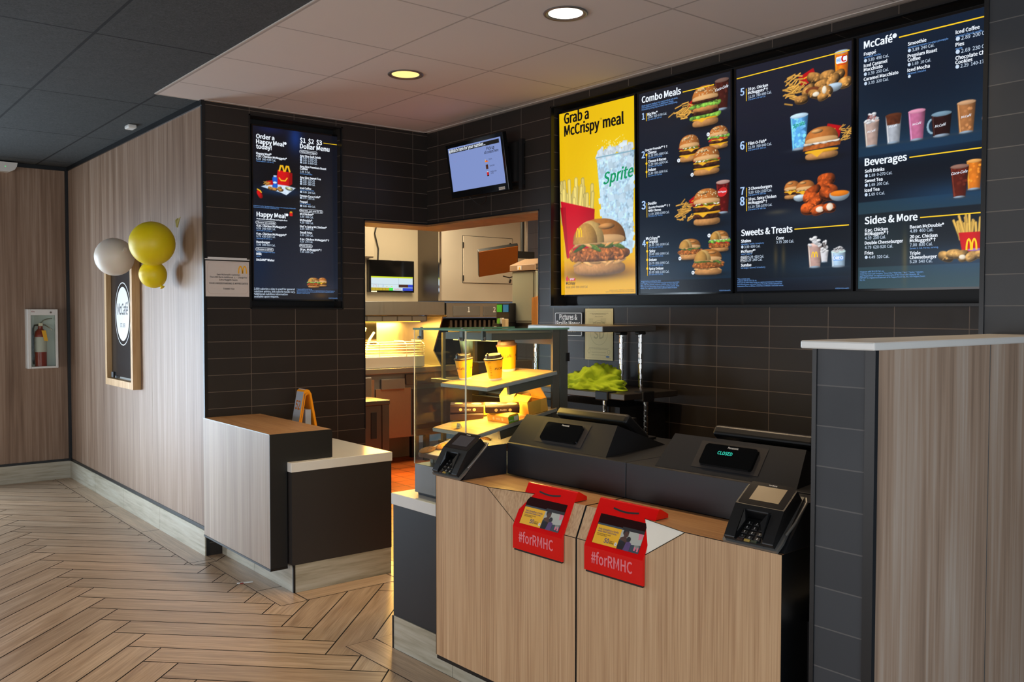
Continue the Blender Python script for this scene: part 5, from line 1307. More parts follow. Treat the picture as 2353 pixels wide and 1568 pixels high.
for cx in (.206, .248): p.stroke((cx - .016, .885), (cx - .006, .918), .006, (250, 190, 30)); p.stroke((cx - .006, .918), (cx + .008, .918), .006, (250, 190, 30)); p.stroke((cx + .008, .918), (cx + .018, .885), .006, (250, 190, 30))
p.stroke((.188, .835), (.203, .818), .004, (250, 196, 40)); p.stroke((.203, .818), (.232, .818), .004, (250, 196, 40)); p.stroke((.232, .818), (.247, .838), .004, (250, 196, 40))
p.box(.138, .176, .765, .838, (30, 100, 220), .25, .008); p.box(.146, .170, .838, .850, (190, 216, 250), .2, .003); p.ell(.157, .80, .014, .007, (220, 236, 255), .1)
p.carton(.118, .795, .05, .03, .2); p.pile(.095, .79, .05, .03, 18, 4); p.nuggets([(.125, .758), (.155, .755), (.19, .764), (.20, .752)], .034); p.nuggets([(.25, .768), (.27, .765)], .03, (206, 214, 170)); 
p.ell(.047, .712, .016, .03, (206, 18, 22), .4, .5, n=2.6); p.stroke((.03, .745), (.05, .735), .004, (250, 196, 40)); p.stroke((.05, .735), (.058, .725), .004, (250, 196, 40))
p.glow(.5, .085, .12, .05, (60, 62, 76), .7); p.burger(.51, .095, .075, .06, 'plain', 3); p.burger(.442, .085, .095, .068, 'cdlx', 5); p.glow(.50, .03, .05, .02, (92, 66, 40), .7)
def ex5(m, f, g):
    m.rect(.524, .630, 1.110, 1.114, f, 4); m.rrect(.262, .284, .578, .604, .003, f, 6); m.arches(.273, .598, .018, .012, .003, f, 4)
board('menu_screen', 'dark two-column menu screen alone on the tiled wall above the service counter', .636, 1.17, p, TX['B'], ex5, (-5.862, 2.484, 1.681), (0, 0, PI / 2))

# ================================================================== order status television
tv = thing('television', 'tilted order status television on the back tiled wall, with a pale blue screen', 'television', (-5.02, YA - .001, 2.60))
MB().box(.13, .40, -.012, 0, -.16, -.13).box(.13, .40, -.012, 0, .11, .14).box(.37, .40, -.03, -.012, -.19, .14).box(.30, .37, -.05, -.012, -.14, .12).box(-.30, .37, -.024, -.012, -.03, .02).build('wall_bracket', M['black'], tv)
Mx = Matrix.Translation((.012, -.098, -.005)) @ Matrix.Rotation(math.radians(9), 4, 'X')
W_, H_ = .655, .385
MB().box(-W_ / 2, W_ / 2, -.02, .015, -H_ / 2, H_ / 2).xf(Mx).build('casing', M['blackgloss'], tv, bevel=.004)
MB().box(-.2, .2, .015, .06, -.12, .12).xf(Mx).build('rear_housing', M['blackplast'], tv)
m = MB().rect(-.30, .302, -.142, .162, F0(-.0207)).xf(Mx); sc = m.build('screen', mat_emit('pale_blue_screen', (136, 156, 216), .85), tv, recalc=False)
m = MB(); f = F0(-.0212); g = F0(-.0218)
m.rect(-.29, .285, .125, .152, f, 5); m.disc(-.279, .1385, .012, .012, g, 0); m.ring(-.279, .1385, .009, .009, .003, F0(-.0222), 5); m.text('Watch here for your number...', -.264, .131, w=.40, fn=g, mi=0, bold=.02)
m.text('Pick up', .185, .095, w=.085, fn=f, mi=5, align='C', bold=.02); m.text('all orders here', .19, .072, w=.155, fn=f, mi=5, align='C', bold=.02)
m.rect(.105, .145, .018, .022, f, 9); m.poly([f(.108, .022), f(.142, .022), f(.125, .030)], 6); m.poly([f(.110, .022), f(.114, .040), f(.118, .022)], 4); m.text('Eat In', .155, .028, w=.032, fn=f, mi=5)
m.rect(.112, .137, -.030, .000, f, 8); m.text('Carry Out', .155, -.016, w=.052, fn=f, mi=5)
m.rrect(.114, .136, -.078, -.043, .003, f, 5); m.rect(.116, .134, -.070, -.050, g, 6); m.rect(.116, .134, -.050, -.045, g, 0); m.text('Mobile Order', .157, -.055, w=.065, fn=f, mi=5); m.text('& Pay', .157, -.066, w=.03, fn=f, mi=5)
m.xf(Mx).build('screen_lettering', TMATS, sc, recalc=False)
m = MB().rect(.222, .288, -.182, -.163, F0(-.0206)).xf(Mx); st = m.build('sticker', M['white'], tv, recalc=False); MB().text('Pick up here', .226, -.176, w=.058, fn=F0(-.0212)).xf(Mx).build('print', M['greyink'], st, recalc=False)
MB().tube([(-.10, -.09, -.20), (-.06, -.06, -.245), (-.02, -.05, -.262), (.04, -.055, -.24), (.08, -.08, -.19)], .003, 6).build('cable', M['black'], tv, smooth=60)

# ================================================================== wall signs
sg = thing('notice_sign', 'white paper notice about extra sauce charges beside the two-column menu screen', 'sign', (XB + .002, 2.126, 1.694), PI / 2)
MB().box(0, .292, -.004, 0, 0, .232).build('sheet', M['paper'], sg)
MB().box(-.004, .295, -.007, 0, .240, .247).box(.015, .277, -.006, 0, .247, .256).build('hanger_strip', M['white'], sg)
m = MB(); f = F0(-.0046)
m.arches(.247, .153, .058, .052, .0085, f, 1); 
for s, z, w in (('Dear McDonald\'s Customer,', .139, .158), ('There Will Be An Additional  ⊥ -   Charge For', .122, .252), ('Extra Nuggets Sauce.', .105, .125), ('YOUR UNDERSTANDING IS APPRECIATED', .081, .262), ('THANK YOU', .046, .076)): m.text(s, .152, z, w=w, fn=f, align='C', bold=.02)
m.rframe(.012, .284, .018, .226, .028, .0008, f, 2)
m.build('print', [M['ink'], M['gold'], mat('dusty_rose_ink', (176, 128, 110), .6)], sg, recalc=False)
sg = thing('braille_sign', 'black Pictures & Braille Menus sign on the back tiled wall', 'sign', (-4.318, YA - .001, 1.440))
m = MB(); A_ = []; f0, f1 = F0(0), F0(-.006); m.rrect(0, .262, 0, .156, .012, f1); n = len(m.v); m.rrect(0, .262, 0, .156, .012, f0); m.f += [(i, (i + 1) % n, n + (i + 1) % n, n + i) for i in range(n)]; m.m += [0] * n
m.build('plate', M['black'], sg)
m = MB(); f = F0(-.0066); m.rframe(.006, .254, .006, .150, .010, .004, f); m.text('Pictures &', .13, .107, w=.165, fn=f, align='C', bold=.02, cx=.8); m.text('Braille Menus', .13, .066, w=.218, fn=f, align='C', bold=.02, cx=.8); m.text('Available', .13, .030, w=.14, fn=f, align='C', bold=.02, cx=.8)
m.build('lettering', M['white'], sg, recalc=False)
sg = thing('permit_certificate', 'cream permit certificate in a clear plastic holder on the back tiled wall', 'certificate', (-4.034, YA - .001, 1.304))
MB().box(-.018, .24, -.003, 0, -.006, .314).build('holder', M['glass'], sg)
MB().box(0, .238, -.0052, -.0032, 0, .312).build('sheet', M['cream'], sg)
m = MB(); f = F0(-.0057); m.ring(.12, .165, .075, .075, .0025, f, 1); m.text('SD', .12, .13, w=.09, fn=f, mi=1, align='C', bold=.02); m.rframe(.012, .226, .012, .296, .004, .0008, f, 0)
for s, z, w, b in (('San Diego County Department of Environmental Health', .281, .16, .01), ('Food and Housing Division', .274, .12, 0), ('PERMIT TO OPERATE', .260, .07, .02), ('Food Service: Valid', .222, .10, .02), ('THIS PERMIT MUST BE POSTED IN A CONSPICUOUS PLACE', .070, .17, 0), ('Fees are not refundable and the permit is not transferable', .064, .15, 0), ('Director of Environmental Health', .043, .12, 0), ('Expires at the end of the permit year', .028, .12, 0)): m.text(s, .12, z, w=w, fn=f, align='C', bold=b)
m.ring(.035, .052, .011, .014, .0015, f, 0); m.ring(.205, .050, .011, .014, .0015, f, 0); m.disc(.196, .022, .016, .006, f, 2)
for i in range(5): m.text('Facility address and owner', .03 if i % 2 else .03, .25 - i * .006, w=.04, fn=f); m.text('Record number and district', .136, .25 - i * .006, w=.045, fn=f)
m.build('print', [M['greyink'], mat('pale_seal_ink', (170, 162, 120), .6), mat('blue_seal_ink', (90, 120, 160), .6)], sg, recalc=False)

# ================================================================== table tents on the service counter
GREYF = mat('pale_blue_grey_face', (176, 184, 196), .45, var=.03)
def tent(y0, x, label, num, s=1.0):
    t = thing('table_marker', label, 'table marker', (x, y0, .7425), (0, 0, 0), 'nested order number markers'); t.scale = (1, 1, 1)
    w, D, H = .105, .165 * s, .335 * s; th = .012
    def prof(d, h, n=10):
        L = [(-d / 2, 0)]; r = d * .15
        for i in range(n + 1):
            a = PI - PI * i / n; L.append((r * math.cos(a), h - r + r * math.sin(a)))
        return L + [(d / 2, 0)]
    A, B = prof(D, H), prof(D - 2.2 * th, H - 1.6 * th); k = len(A); m = MB()
    V = [(0, y, z) for y, z in A] + [(0, y, z) for y, z in B] + [(w, y, z) for y, z in A] + [(w, y, z) for y, z in B]
    fs = []
    for i in range(k - 1): fs += [(i, i + 1, k + i + 1, k + i), (2 * k + i, 3 * k + i, 3 * k + i + 1, 2 * k + i + 1), (i, 2 * k + i, 2 * k + i + 1, i + 1), (k + i, k + i + 1, 3 * k + i + 1, 3 * k + i)]
    fs += [(0, k, 3 * k, 2 * k), (k - 1, 2 * k - 1 + 2 * k - k + 0, 4 * k - 1, 2 * k - 1)][:1] + [(k - 1, 3 * k - 1, 4 * k - 1, 2 * k - 1)]
    m.add(V, fs).build('bent_sheet', M['orange'], t)
    z1 = H - D * .17; sl = math.atan2(D / 2 - D * .15, z1); upv = Vector((0, math.sin(sl), math.cos(sl))); nr = Vector((0, -math.cos(sl), math.sin(sl))); o = Vector((0, -D / 2, 0)); Ls = math.hypot(D / 2 - D * .15, z1)
    fn = lambda d: (lambda a, b: tuple(o + Vector((a, 0, 0)) + upv * b + nr * d))
    m = MB().rect(.001, w - .001, .0, Ls + .012, fn(.0008)); m.add([fn(.0008)(.001, Ls + .012), fn(.0008)(w - .001, Ls + .012), (w - .001, -.008, H + .001), (.001, -.008, H + .001)], [(0, 1, 2, 3)])
    fc = m.build('face', GREYF, t, recalc=False)
    if num:
        m = MB(); f = fn(.0014); m.text('52', .05, .205, w=.072, fn=f, align='C', bold=.05, cx=.85)
        for i, wd in ((0, .07), (1, .045), (3, .07), (4, .058)): m.text('Please place this marker on your table' if i % 2 else 'so we can bring your order to you', .05, .098 - i * .011, w=wd, fn=f, mi=1, align='C')
        m.build('print', [M['rust'], M['greyink']], fc, recalc=False)
    else:
        MB().box(.004, w - .004, -.02, .02, H * .0, H * .62).build('inner_stack', GREYF, t)
    return t
tent(2.700, -5.62, 'front order number marker printed with a burnt orange 52, standing behind the counter hood', True)
tent(2.712, -5.626, 'order number marker nested under the one printed 52', False, .955)

# ================================================================== framed poster, balloons, extinguisher
pf = thing('picture_frame', 'tall oak-framed black coffee poster on the wood-panelled wall, under the balloons', 'framed poster', (-7.90, 2.119, .995))
FW, FH = .753, 1.07
f = MB().box(0, .05, -.06, 0, 0, FH).box(FW - .05, FW, -.06, 0, 0, FH).box(.05, FW - .05, -.06, 0, 0, .055).box(.05, FW - .05, -.06, 0, FH - .05, FH)
f.build('frame', M['frame_oak'], pf, bevel=.001, seg=1)
PR = mat('black_poster_print', (26, 25, 26), .2, var=.05)
pr = MB().box(.05, FW - .05, -.022, -.010, .075, FH - .05).build('print', PR, pf); MB().box(.05, FW - .05, -.010, -.001, .055, FH - .05).build('backing', M['steel_grey'], pf)
m = MB(); g = F0(-.0228); m.disc(.376, .58, .178, .215, g, 0, 40); m.ring(.376, .58, .212, .252, .008, g, 0); h = F0(-.0234)
m.text('McCafé', .225, .575, w=.30, fn=h, mi=1, shear=.3, bold=.02, cx=.72); m.text('EST. 1993', .376, .475, w=.13, fn=h, mi=1, align='C', cx=.7)
m.build('print_badge', [M['white'], M['ink']], pr, recalc=False)
MB().box(.075, .13, -.034, -.0225, .06, .105).box(FW - .105, FW - .055, -.034, -.0225, .06, .105).box(.17, .21, -.03, -.0225, .058, .078).build('clip', M['black'], pf)
def balloon(x, z, r, y, label, m, tail, st=1.05):
    t = thing('balloon', label, 'balloon', (x, y, z), (0, 0, 0), 'balloons over the poster')
    prof = []
    for i in range(25):
        a = -PI / 2 + PI * i / 24; k = st if a < 0 else 1.0
        rr = r * math.cos(a) * (1 - .10 * max(0, -math.sin(a)) ** 2); prof.append((max(rr, .0015), r * k * math.sin(a)))
    b = MB().lathe(prof, n=40); d = Vector(tail).normalized(); b.xf(Vector((0, 0, -1)).rotation_difference(d).to_matrix().to_4x4())
    bo = b.build('latex', m, t, smooth=80)
    e = d * r * st
    MB().tube([e * .99, e * 1.04, e * 1.12, e * 1.18], [.006, .007, .014, .017], 10).build('neck', m, t, smooth=40)
balloon(-6.245, 2.052, .148, 1.935, 'largest yellow balloon in the bunch over the framed poster', M['balloon_y'], (-1.0, .35, .25))
balloon(-7.06, 2.00, .140, 1.915, 'the only white balloon in the bunch over the framed poster', M['balloon_w'], (1, .2, .3), 1.02)
balloon(-6.40, 1.852, .092, 1.985, 'smaller yellow balloon tucked under the largest one', M['balloon_y'], (.5, .4, -.8), 1.08)
kn = thing('balloon_ribbon', 'twist of pale ribbon behind the largest yellow balloon', 'ribbon', (-6.12, 2.06, 2.18))
MB().tube([(0, 0, -.02), (.02, .0, .02), (.035, .01, .045)], [.006, .009, .003], 6).tube([(.0, 0, -.02), (-.01, .0, .025), (-.012, .01, .04)], [.006, .010, .004], 6).build('ribbon', mat('olive_ribbon', (170, 160, 90), .5), kn, smooth=60)

cb = thing('extinguisher_cabinet', 'white glass-fronted fire extinguisher cabinet on the far wood-panelled wall', 'cabinet', (-9.351, 1.738, 1.066), PI / 2)
W_, H_, D_ = .255, .548, .11
MB().box(0, W_, -D_, 0, 0, .006).box(0, W_, -D_, 0, H_ - .006, H_).box(0, .006, -D_, 0, .006, H_ - .006).box(W_ - .006, W_, -D_, 0, .006, H_ - .006).box(.006, W_ - .006, -.006, 0, .006, H_ - .006).build('case', M['white'], cb)
dr = MB().box(0, .028, -D_ - .012, -D_, 0, H_).box(W_ - .022, W_, -D_ - .012, -D_, 0, H_).box(.028, W_ - .022, -D_ - .012, -D_, 0, .018).box(.028, W_ - .022, -D_ - .012, -D_, H_ - .056, H_).build('door', M['white'], cb, bevel=.003)
MB().box(.028, W_ - .022, -D_ - .006, -D_ - .004, .018, H_ - .056).build('pane', M['glass'], dr); MB().cyl((W_ - .06, -D_ - .016, H_ - .03), (W_ - .06, -D_ - .012, H_ - .03), .009).build('lock', M['steel_dark'], dr)
MB().text('Fire', .032, H_ - .028, w=.028, fn=F0(-D_ - .0126), bold=.03).build('lettering', M['ext_red'], dr, recalc=False)
ex = thing('fire_extinguisher', 'red fire extinguisher with a white label and yellow tag inside the white wall cabinet', 'fire extinguisher', (-9.351 + .062, 1.738 + .118, 1.0725), PI / 2)
MB().lathe([(.046, 0), (.05, .004), (.05, .30), (.044, .335), (.02, .362), (.02, .385)], n=28).build('cylinder', M['ext_red'], ex, smooth=40)
MB().lathe([(.0506, .145), (.0506, .285)], n=28, cap0=False, cap1=False).build('label_band', M['paper'], ex, smooth=60)
MB().box(-.018, .018, -.012, .012, .385, .412).tube([(.0, 0, .412), (.03, 0, .44), (.065, 0, .452), (.098, 0, .455)], .006, 6).tube([(.0, 0, .402), (.04, 0, .395), (.075, 0, .37), (.10, 0, .345)], .006, 6).build('valve', M['chrome'], ex, smooth=40)
MB().tube([(-.015, 0, .395), (-.05, -.005, .392), (-.062, -.01, .36), (-.064, -.01, .2), (-.062, -.01, .03)], .008, 8).build('hose', M['black'], ex, smooth=50)
MB().poly([(-.002, -.053, .345), (.035, -.053, .345), (.052, -.054, .245), (.02, -.054, .25)]).build('tag', M['gold'], ex, recalc=False)

el = thing('emergency_light', 'white emergency light unit with a green indicator, high in the far corner at the ceiling', 'emergency light', (-9.356, 1.55, 2.862), PI / 2)
m = MB().prism([(-.25, .0), (.07, .0), (.11, .02), (.128, .05), (.135, .085), (-.25, .085)], 1, -.10, -.003); m.build('housing', M['white'], el, bevel=.006)
MB().cyl((.035, -.1012, .045), (.035, -.1, .045), .004).build('indicator', mat_emit('green_led', (40, 230, 120), 1.5), el)
ms = thing('ceiling_sensor', 'small white sensor on the charcoal ceiling above the wood-panelled wall', 'sensor', (-6.93, 2.004, ZC))
MB().box(-.05, .05, -.03, .03, -.028, -.0005).build('housing', M['white'], ms, bevel=.008)
st = thing('straw_wrapper', 'small torn white straw wrapper lying on the plank floor by the service counter', 'wrapper', (-5.064, 2.075, .002), math.radians(76))
MB().box(-.045, .045, -.009, .009, 0, .006).build('paper', M['white'], st, bevel=.002); MB().box(-.03, -.01, -.0095, -.004, .0005, .0065).build('print', M['ext_red'], st)

# ================================================================== downlights in the white ceiling
def downlight(x, y, label, e, glow):
    t = thing('downlight', label, 'ceiling light', (x, y, ZC - .004), (0, 0, 0), 'round recessed downlights')
    MB().lathe([(.100, -.0005), (.102, -.004), (.097, -.008), (.080, -.003), (.078, .0), (.080, -.0005)], n=40, cap0=False, cap1=False).build('trim_ring', M['steel_grey'], t, smooth=60)
    MB().lathe([(.079, -.0012), (.03, -.0035), (.002, -.004)], n=40).build('lens', glow, t, smooth=60)
    spot('downlight_lamp', (x, y, ZC - .03), e, WARM, 128, .8, .07)
downlight(-3.075, 2.795, 'very bright round downlight in the white ceiling near the long menu recess', 62, mat_emit('downlight_lens', (255, 250, 236), 2.6))
downlight(-4.436, 2.797, 'dimmer yellowish round downlight in the white ceiling near the two-column menu screen', 40, mat_emit('dim_downlight_lens', (255, 226, 140), 1.3))
spot('downlight_lamp', (-1.75, 2.795, ZC - .03), 40, WARM, 120, .8, .07)
spot('downlight_lamp', (-4.6, .5, ZC - .03), 46, (1, .82, .6), 130, .8, .07)

# ================================================================== wire cart by the back wall
ct = thing('wire_cart', 'steel shelf cart with ribbed chrome posts against the back tiled wall', 'cart', (-3.86, 3.60, 0))
m = MB().box(-.18, .44, -.22, .2, 1.487, 1.521); m.build('top_shelf', M['steel'], ct, bevel=.004)
m = MB().box(-.18, .60, -.22, .2, 1.135, 1.168); m.build('lower_shelf', M['steel_dark'], ct, bevel=.004)
def post(x, y, z0, z1):
    pts = []; rs = []; z = z0
    while z < z1: pts += [(x, y, z), (x, y, z + .022), (x, y, z + .024), (x, y, z + .027)]; rs += [.0135, .0135, .0115, .0115]; z += .029
    MB().tube(pts, rs, 12).build('post', M['chrome'], ct, smooth=30)
post(.395, -.03, 1.168, 1.475); post(.425, .09, 1.168, 1.475); post(-.15, -.18, 0.03, 1.487); post(.43, -.19, .03, 1.135); post(.575, -.03, .03, 1.135)
for B_ in ((.395, .49, -.232, -.16, 1.125, 1.176), (.545, .613, -.09, .0, 1.12, 1.176), (.375, .415, -.06, .0, 1.47, 1.487), (.405, .439, .06, .12, 1.47, 1.487)): MB().box(*B_).build('corner_clamp', M['blackplast'], ct, bevel=.006)
MB().box(-.14, .52, -.17, .19, .10, 1.09).build('waste_bin_body', M['black'], ct)['label'] = 'black panelled body below the lower shelf'
for x, y in ((-.14, -.17), (.5, -.17), (-.14, .16), (.5, .16)): MB().cyl((x - .01, y, .031), (x + .01, y, .031), .03).build('caster', M['black'], ct)
# green cloth heap
GC = mat('lime_cloth', (172, 196, 24), .85, var=.12, scale=6)
gb = thing('cloth_heap', 'crumpled lime green cloth heaped on the lower shelf of the wire cart', 'cloth', (-3.66, 3.525, 1.1685))
me = bpy.data.meshes.new('cloth'); bm = bmesh.new(); bmesh.ops.create_icosphere(bm, subdivisions=5, radius=1)
from mathutils import noise
for v in bm.verts:
    c = v.co.copy(); n1 = noise.noise(c * 1.6 + Vector((3, 1, 2))); n2 = abs(noise.noise(Vector((c.x * 3.2 + c.z * 2, c.y * 2.5, c.z * 4.0 - c.x)))); n3 = abs(noise.noise(c * 5.5))
    k = 1.02 + .26 * n1 - .16 * (1 - n2 * 2.4) - .03 * (1 - n3 * 2)
    hgt = .62 + .45 * math.exp(-((c.x - .45) / .5) ** 2)
    z = max(c.z, -.25) + .25
    v.co = Vector((c.x * .235 * k, c.y * .14 * k, z * .125 * hgt * k + .002))
bm.to_mesh(me); bm.free(); me.materials.append(GC); me.polygons.foreach_set('use_smooth', [True] * len(me.polygons)); o = bpy.data.objects.new('cloth', me); COL.objects.link(o); o.parent = gb
pp = thing('paper_stack', 'loose yellow and white papers under the lime cloth on the wire cart', 'papers', (-3.90, 3.46, 1.1685), .15)
MB().box(-.09, .10, -.05, .06, 0, .010).build('yellow_sheet', M['gold'], pp); MB().box(.07, .20, -.07, .03, 0, .004).build('white_sheet', M['white'], pp)
# ================================================================== kitchen behind the pick-up opening
M['sage_steel'] = mat('sage_steel', (168, 170, 148), .3, metal=.35, var=.08, scale=2)
HOT = (1.0, .52, .09)
hd = thing('range_hood', 'large stainless kitchen hood with a hinged access door, behind the opening', 'hood', (-8.0, 5.465, 1.70))
MB().box(-.9, 0, 0, 1.22, .01, 1.19).build('body', M['hood_steel'], hd, bevel=.004)
MB().box(-.56, 0.002, -.004, .0, .01, 1.19).build('side_panel', M['steel_dark'], hd)
MB().box(-.015, .006, -.006, .018, .01, 1.19).build('corner_edge', M['chrome'], hd); MB().box(-.01, .006, 1.19, 1.222, .01, 1.19).build('corner_edge', M['chrome'], hd)
d = MB().box(.001, .008, .305, .995, .21, .72).build('access_door', M['hood_steel'], hd, bevel=.003)
MB().box(.0005, .003, .300, 1.0, .205, .725).build('door_gap', M['black'], hd)
for z in (.26, .62): MB().box(.004, .016, .296, .308, z - .03, z + .03).build('hinge', M['black'], d)
for z in (.25, .66): MB().cyl((.008, .96, z), (.018, .96, z), .012).box(.010, .02, .94, .962, z - .03, z - .012).build('latch', M['black'], d)
# prep station under it
ps = thing('warming_station', 'stainless food warming station with a glowing amber fry rack bay, under the kitchen monitor', 'warming station', (-8.0, 4.30, 0))
MB().box(-.42, .0, 0, 1.23, 1.555, 1.70).build('upper_shelf', M['steel'], ps, bevel=.004)
MB().box(-.42, .012, 1.245, 2.4, 1.53, 1.69).build('number_shelf', M['steel'], ps, bevel=.004)
for i, (y, s) in enumerate(((1.33, '1'), (1.74, '2'))):
    pl = MB().box(.012, .020, y, y + .36, 1.545, 1.655).build('number_plate', M['steel_grey'], ps, bevel=.004)
    MB().text(s, y + (.19 if i == 0 else .13), 1.59, size=.075, fn=lambda a, b: (.0206, a, b), bold=.03).build('number', M['white'], pl, recalc=False)
lamp = MB().box(-.30, -.03, .10, 1.02, 1.492, 1.548).build('heat_lamp', M['steel_dark'], ps)
el_ = MB()
for i in range(5): el_.box(-.031, -.027, .12 + i * .18, .285 + i * .18, 1.497, 1.543)
el_.build('reflector', M['steel'], lamp)
MB().box(-.26, -.10, .14, .98, 1.486, 1.4915).build('glowing_element', mat_emit('heat_element', (255, 176, 50), 5.0), lamp)
o = area('heat_lamp_light', (-8.17, 4.86, 1.48), (0, 0, 0), .2, .85, 130, HOT); 
MB().box(-.42, -.40, .0, 1.2, 1.0, 1.55).build('back_panel', M['steel'], ps)
MB().prism([(-.4, 1.0), (-.02, 1.0), (-.18, 1.17), (.0, 1.54), (-.4, 1.54)][::-1], 1, 1.20, 1.215).build('side_gusset', M['steel'], ps)
MB().box(-.40, -.395, .0, .62, 1.24, 1.48).build('dark_window', M['blackgloss'], ps)
# fry rack
rk = MB()
for z, dx in ((1.275, 0), (1.25, -.06), (1.225, .0), (1.20, -.06), (1.17, 0), (1.14, -.05)):
    for k in range(3): rk.tube([(-.05 + dx * k * .5 - k * .05, .06, z), (-.05 + dx * k * .5 - k * .05, 1.0, z)], .004, 6)
for y in (.12, .45, .78, 1.0): rk.tube([(-.05, y, 1.12), (-.05, y, 1.25), (-.12, y, 1.285), (-.3, y, 1.285)], .004, 6)
rk.build('wire_rack', M['hood_steel'], ps, smooth=50)
MB().box(-.36, -.045, .02, 1.0, 1.012, 1.125).build('fry_bin', M['hood_steel'], ps, bevel=.004)
MB().box(-.42, .02, -.05, 2.4, .955, 1.010).build('worktop', M['steel'], ps, bevel=.004)
MB().box(-.40, -.02, -.05, 2.4, .28, .954).build('front_body', M['steel_grey'], ps)
cbk = mat('copper_brown_panel', (150, 112, 84), .4, metal=.4, var=.06)
MB().box(-.02, -.004, .38, .80, .285, .80).build('lower_panel', cbk, ps, bevel=.002)
MB().box(-.02, .0, -.05, .36, .285, .90).build('lower_panel', cbk, ps, bevel=.002)
MB().box(-.02, .006, .44, .72, .79, .90).build('drawer', M['steel'], ps, bevel=.004)
MB().box(-.01, .004, .74, 1.1, .83, .94).build('drawer', M['steel_dark'], ps, bevel=.004)
MB().box(-.02, .002, .82, 2.4, .30, .78).build('lower_panel', M['steel_dark'], ps)
kn = MB().box(-.02, .004, .08, .33, .70, .93).build('control_plate', M['steel'], ps, bevel=.01); MB().cyl((.004, .16, .87), (.03, .16, .87), .025).build('knob', M['black'], kn)
tg = MB().box(.02, .022, .12, .20, .66, .80).build('hang_tag', M['paper'], ps)
for y in (.1, 1.0, 2.2): MB().box(-.35, -.30, y, y + .05, 0, .28).box(-.08, -.03, y, y + .05, 0, .28).build('leg', M['black'], ps)
g = MB()
for i in range(16): g.box(-.20, -.03, 1.32 + i * .065, 1.35 + i * .065, 1.40, 1.50)
g.build('filter_grille', M['steel_dark'], ps); MB().box(-.42, -.2, 1.25, 2.4, 1.02, 1.52).build('dark_bay', M['black'], ps)
for i, (y, a) in enumerate(((.22, .3), (.30, .45))):
    sc_ = thing('fry_scoop', ('taller' if i == 0 else 'shorter') + ' fry scoop handle standing up behind the wire rack of the warming station', 'scoop', (-8.27, 4.30 + y + .1, 1.126))
    MB().tube([(0, 0, 0), (.0, .02 + a * .1, .18), (.0, .05 + a * .15, .30 - i * .05)], .013, 8).build('handle', M['cream'], sc_, smooth=50)
bn = thing('steel_bin', 'low stainless bin with a dark slot in front of the warming station', 'bin', (-7.5, 3.95, 0))
MB().box(-.40, 0, 0, .575, .02, .70).build('body', M['steel_dark'], bn, bevel=.004); MB().box(-.42, .012, -.01, .585, .70, .742).build('lid', M['steel_dark'], bn, bevel=.004)
MB().box(.0002, .006, .38, .44, .38, .63).build('slot', M['black'], bn); MB().box(-.0, .010, .50, .575, .02, .70).build('edge_rail', M['steel_dark'], bn); MB().box(-.38, -.02, .02, .55, 0, .02).build('foot', M['black'], bn)
# kitchen order monitor
km = thing('kitchen_monitor', 'black kitchen order monitor with a half-lit order screen on the cream wall', 'monitor', (-8.418, 4.82, 1.80), PI / 2)
W_, H_ = .56, .345
MB().box(0, W_, -.05, 0, 0, H_).build('casing', M['blackgloss'], km, bevel=.005)
m = MB(); f = F0(-.0506); g = F0(-.0512); x0, x1 = .02, W_ - .02
m.rect(x0, x1, .02, .17, f, 0); m.rect(x0, x1, .155, .17, g, 1); m.rect(x0, .24, .02, .05, g, 2); m.rect(.24, .29, .02, .05, g, 3); m.rect(.41, x1, .02, .05, g, 4); m.rect(.36, .48, .055, .085, g, 5); m.rect(.48, x1, .055, .085, g, 4)
m.rect(x0, x1, .086, .0875, g, 6); m.rect(.36, .3615, .086, .155, g, 6); m.rect(.105, .1065, .052, .086, g, 6)
for i in range(5): m.rect(.03 + i * .042, .032 + i * .042, .022, .048, F0(-.0516), 6)
m.text('( * )', .05, .062, w=.035, fn=g, mi=7); m.text('2', .16, .060, size=.025, fn=g, mi=4)
for x in (.21, .27): m.poly([g(x - .012, .068), g(x + .016, .068), g(x + .008, .061), g(x - .004, .061)], 1)
m.text('Counter 2', .30, .030, w=.09, fn=F0(-.0516), mi=7)
m.build('screen', [mat_emit('mon_pale', (206, 226, 236), 1.0), mat_emit('mon_lime', (206, 222, 20), 1.0), mat_emit('mon_mustard', (196, 170, 20), .9), mat_emit('mon_green', (40, 226, 60), 1.0), mat_emit('mon_blue', (20, 60, 200), 1.0), mat_emit('mon_dkred', (60, 8, 8), 1.0), M['t_blk'], mat_emit('mon_red', (210, 60, 50), 1.0)], km, recalc=False)
MB().box(.02, .09, -.051, -.05, .003, .014).build('sticker', M['white'], km)
MB().tube([(.13, -.01, H_), (.135, -.012, H_ + .12), (.09, -.012, H_ + .28), (.13, -.012, H_ + .42), (.20, -.012, H_ + .55), (.23, -.012, H_ + .70)], .006, 8).build('cable', M['black'], km, smooth=60)
wc = thing('wall_cupboard', 'white wall cupboard above the kitchen monitor, at the top of the opening', 'cupboard', (-8.419, 4.45, 2.16), PI / 2)
MB().box(0, .40, -.10, 0, 0, .72).build('case', M['kitchen_wall'], wc, bevel=.004); MB().box(.01, .39, -.118, -.101, .01, .71).build('door', M['kitchen_wall'], wc, bevel=.004)
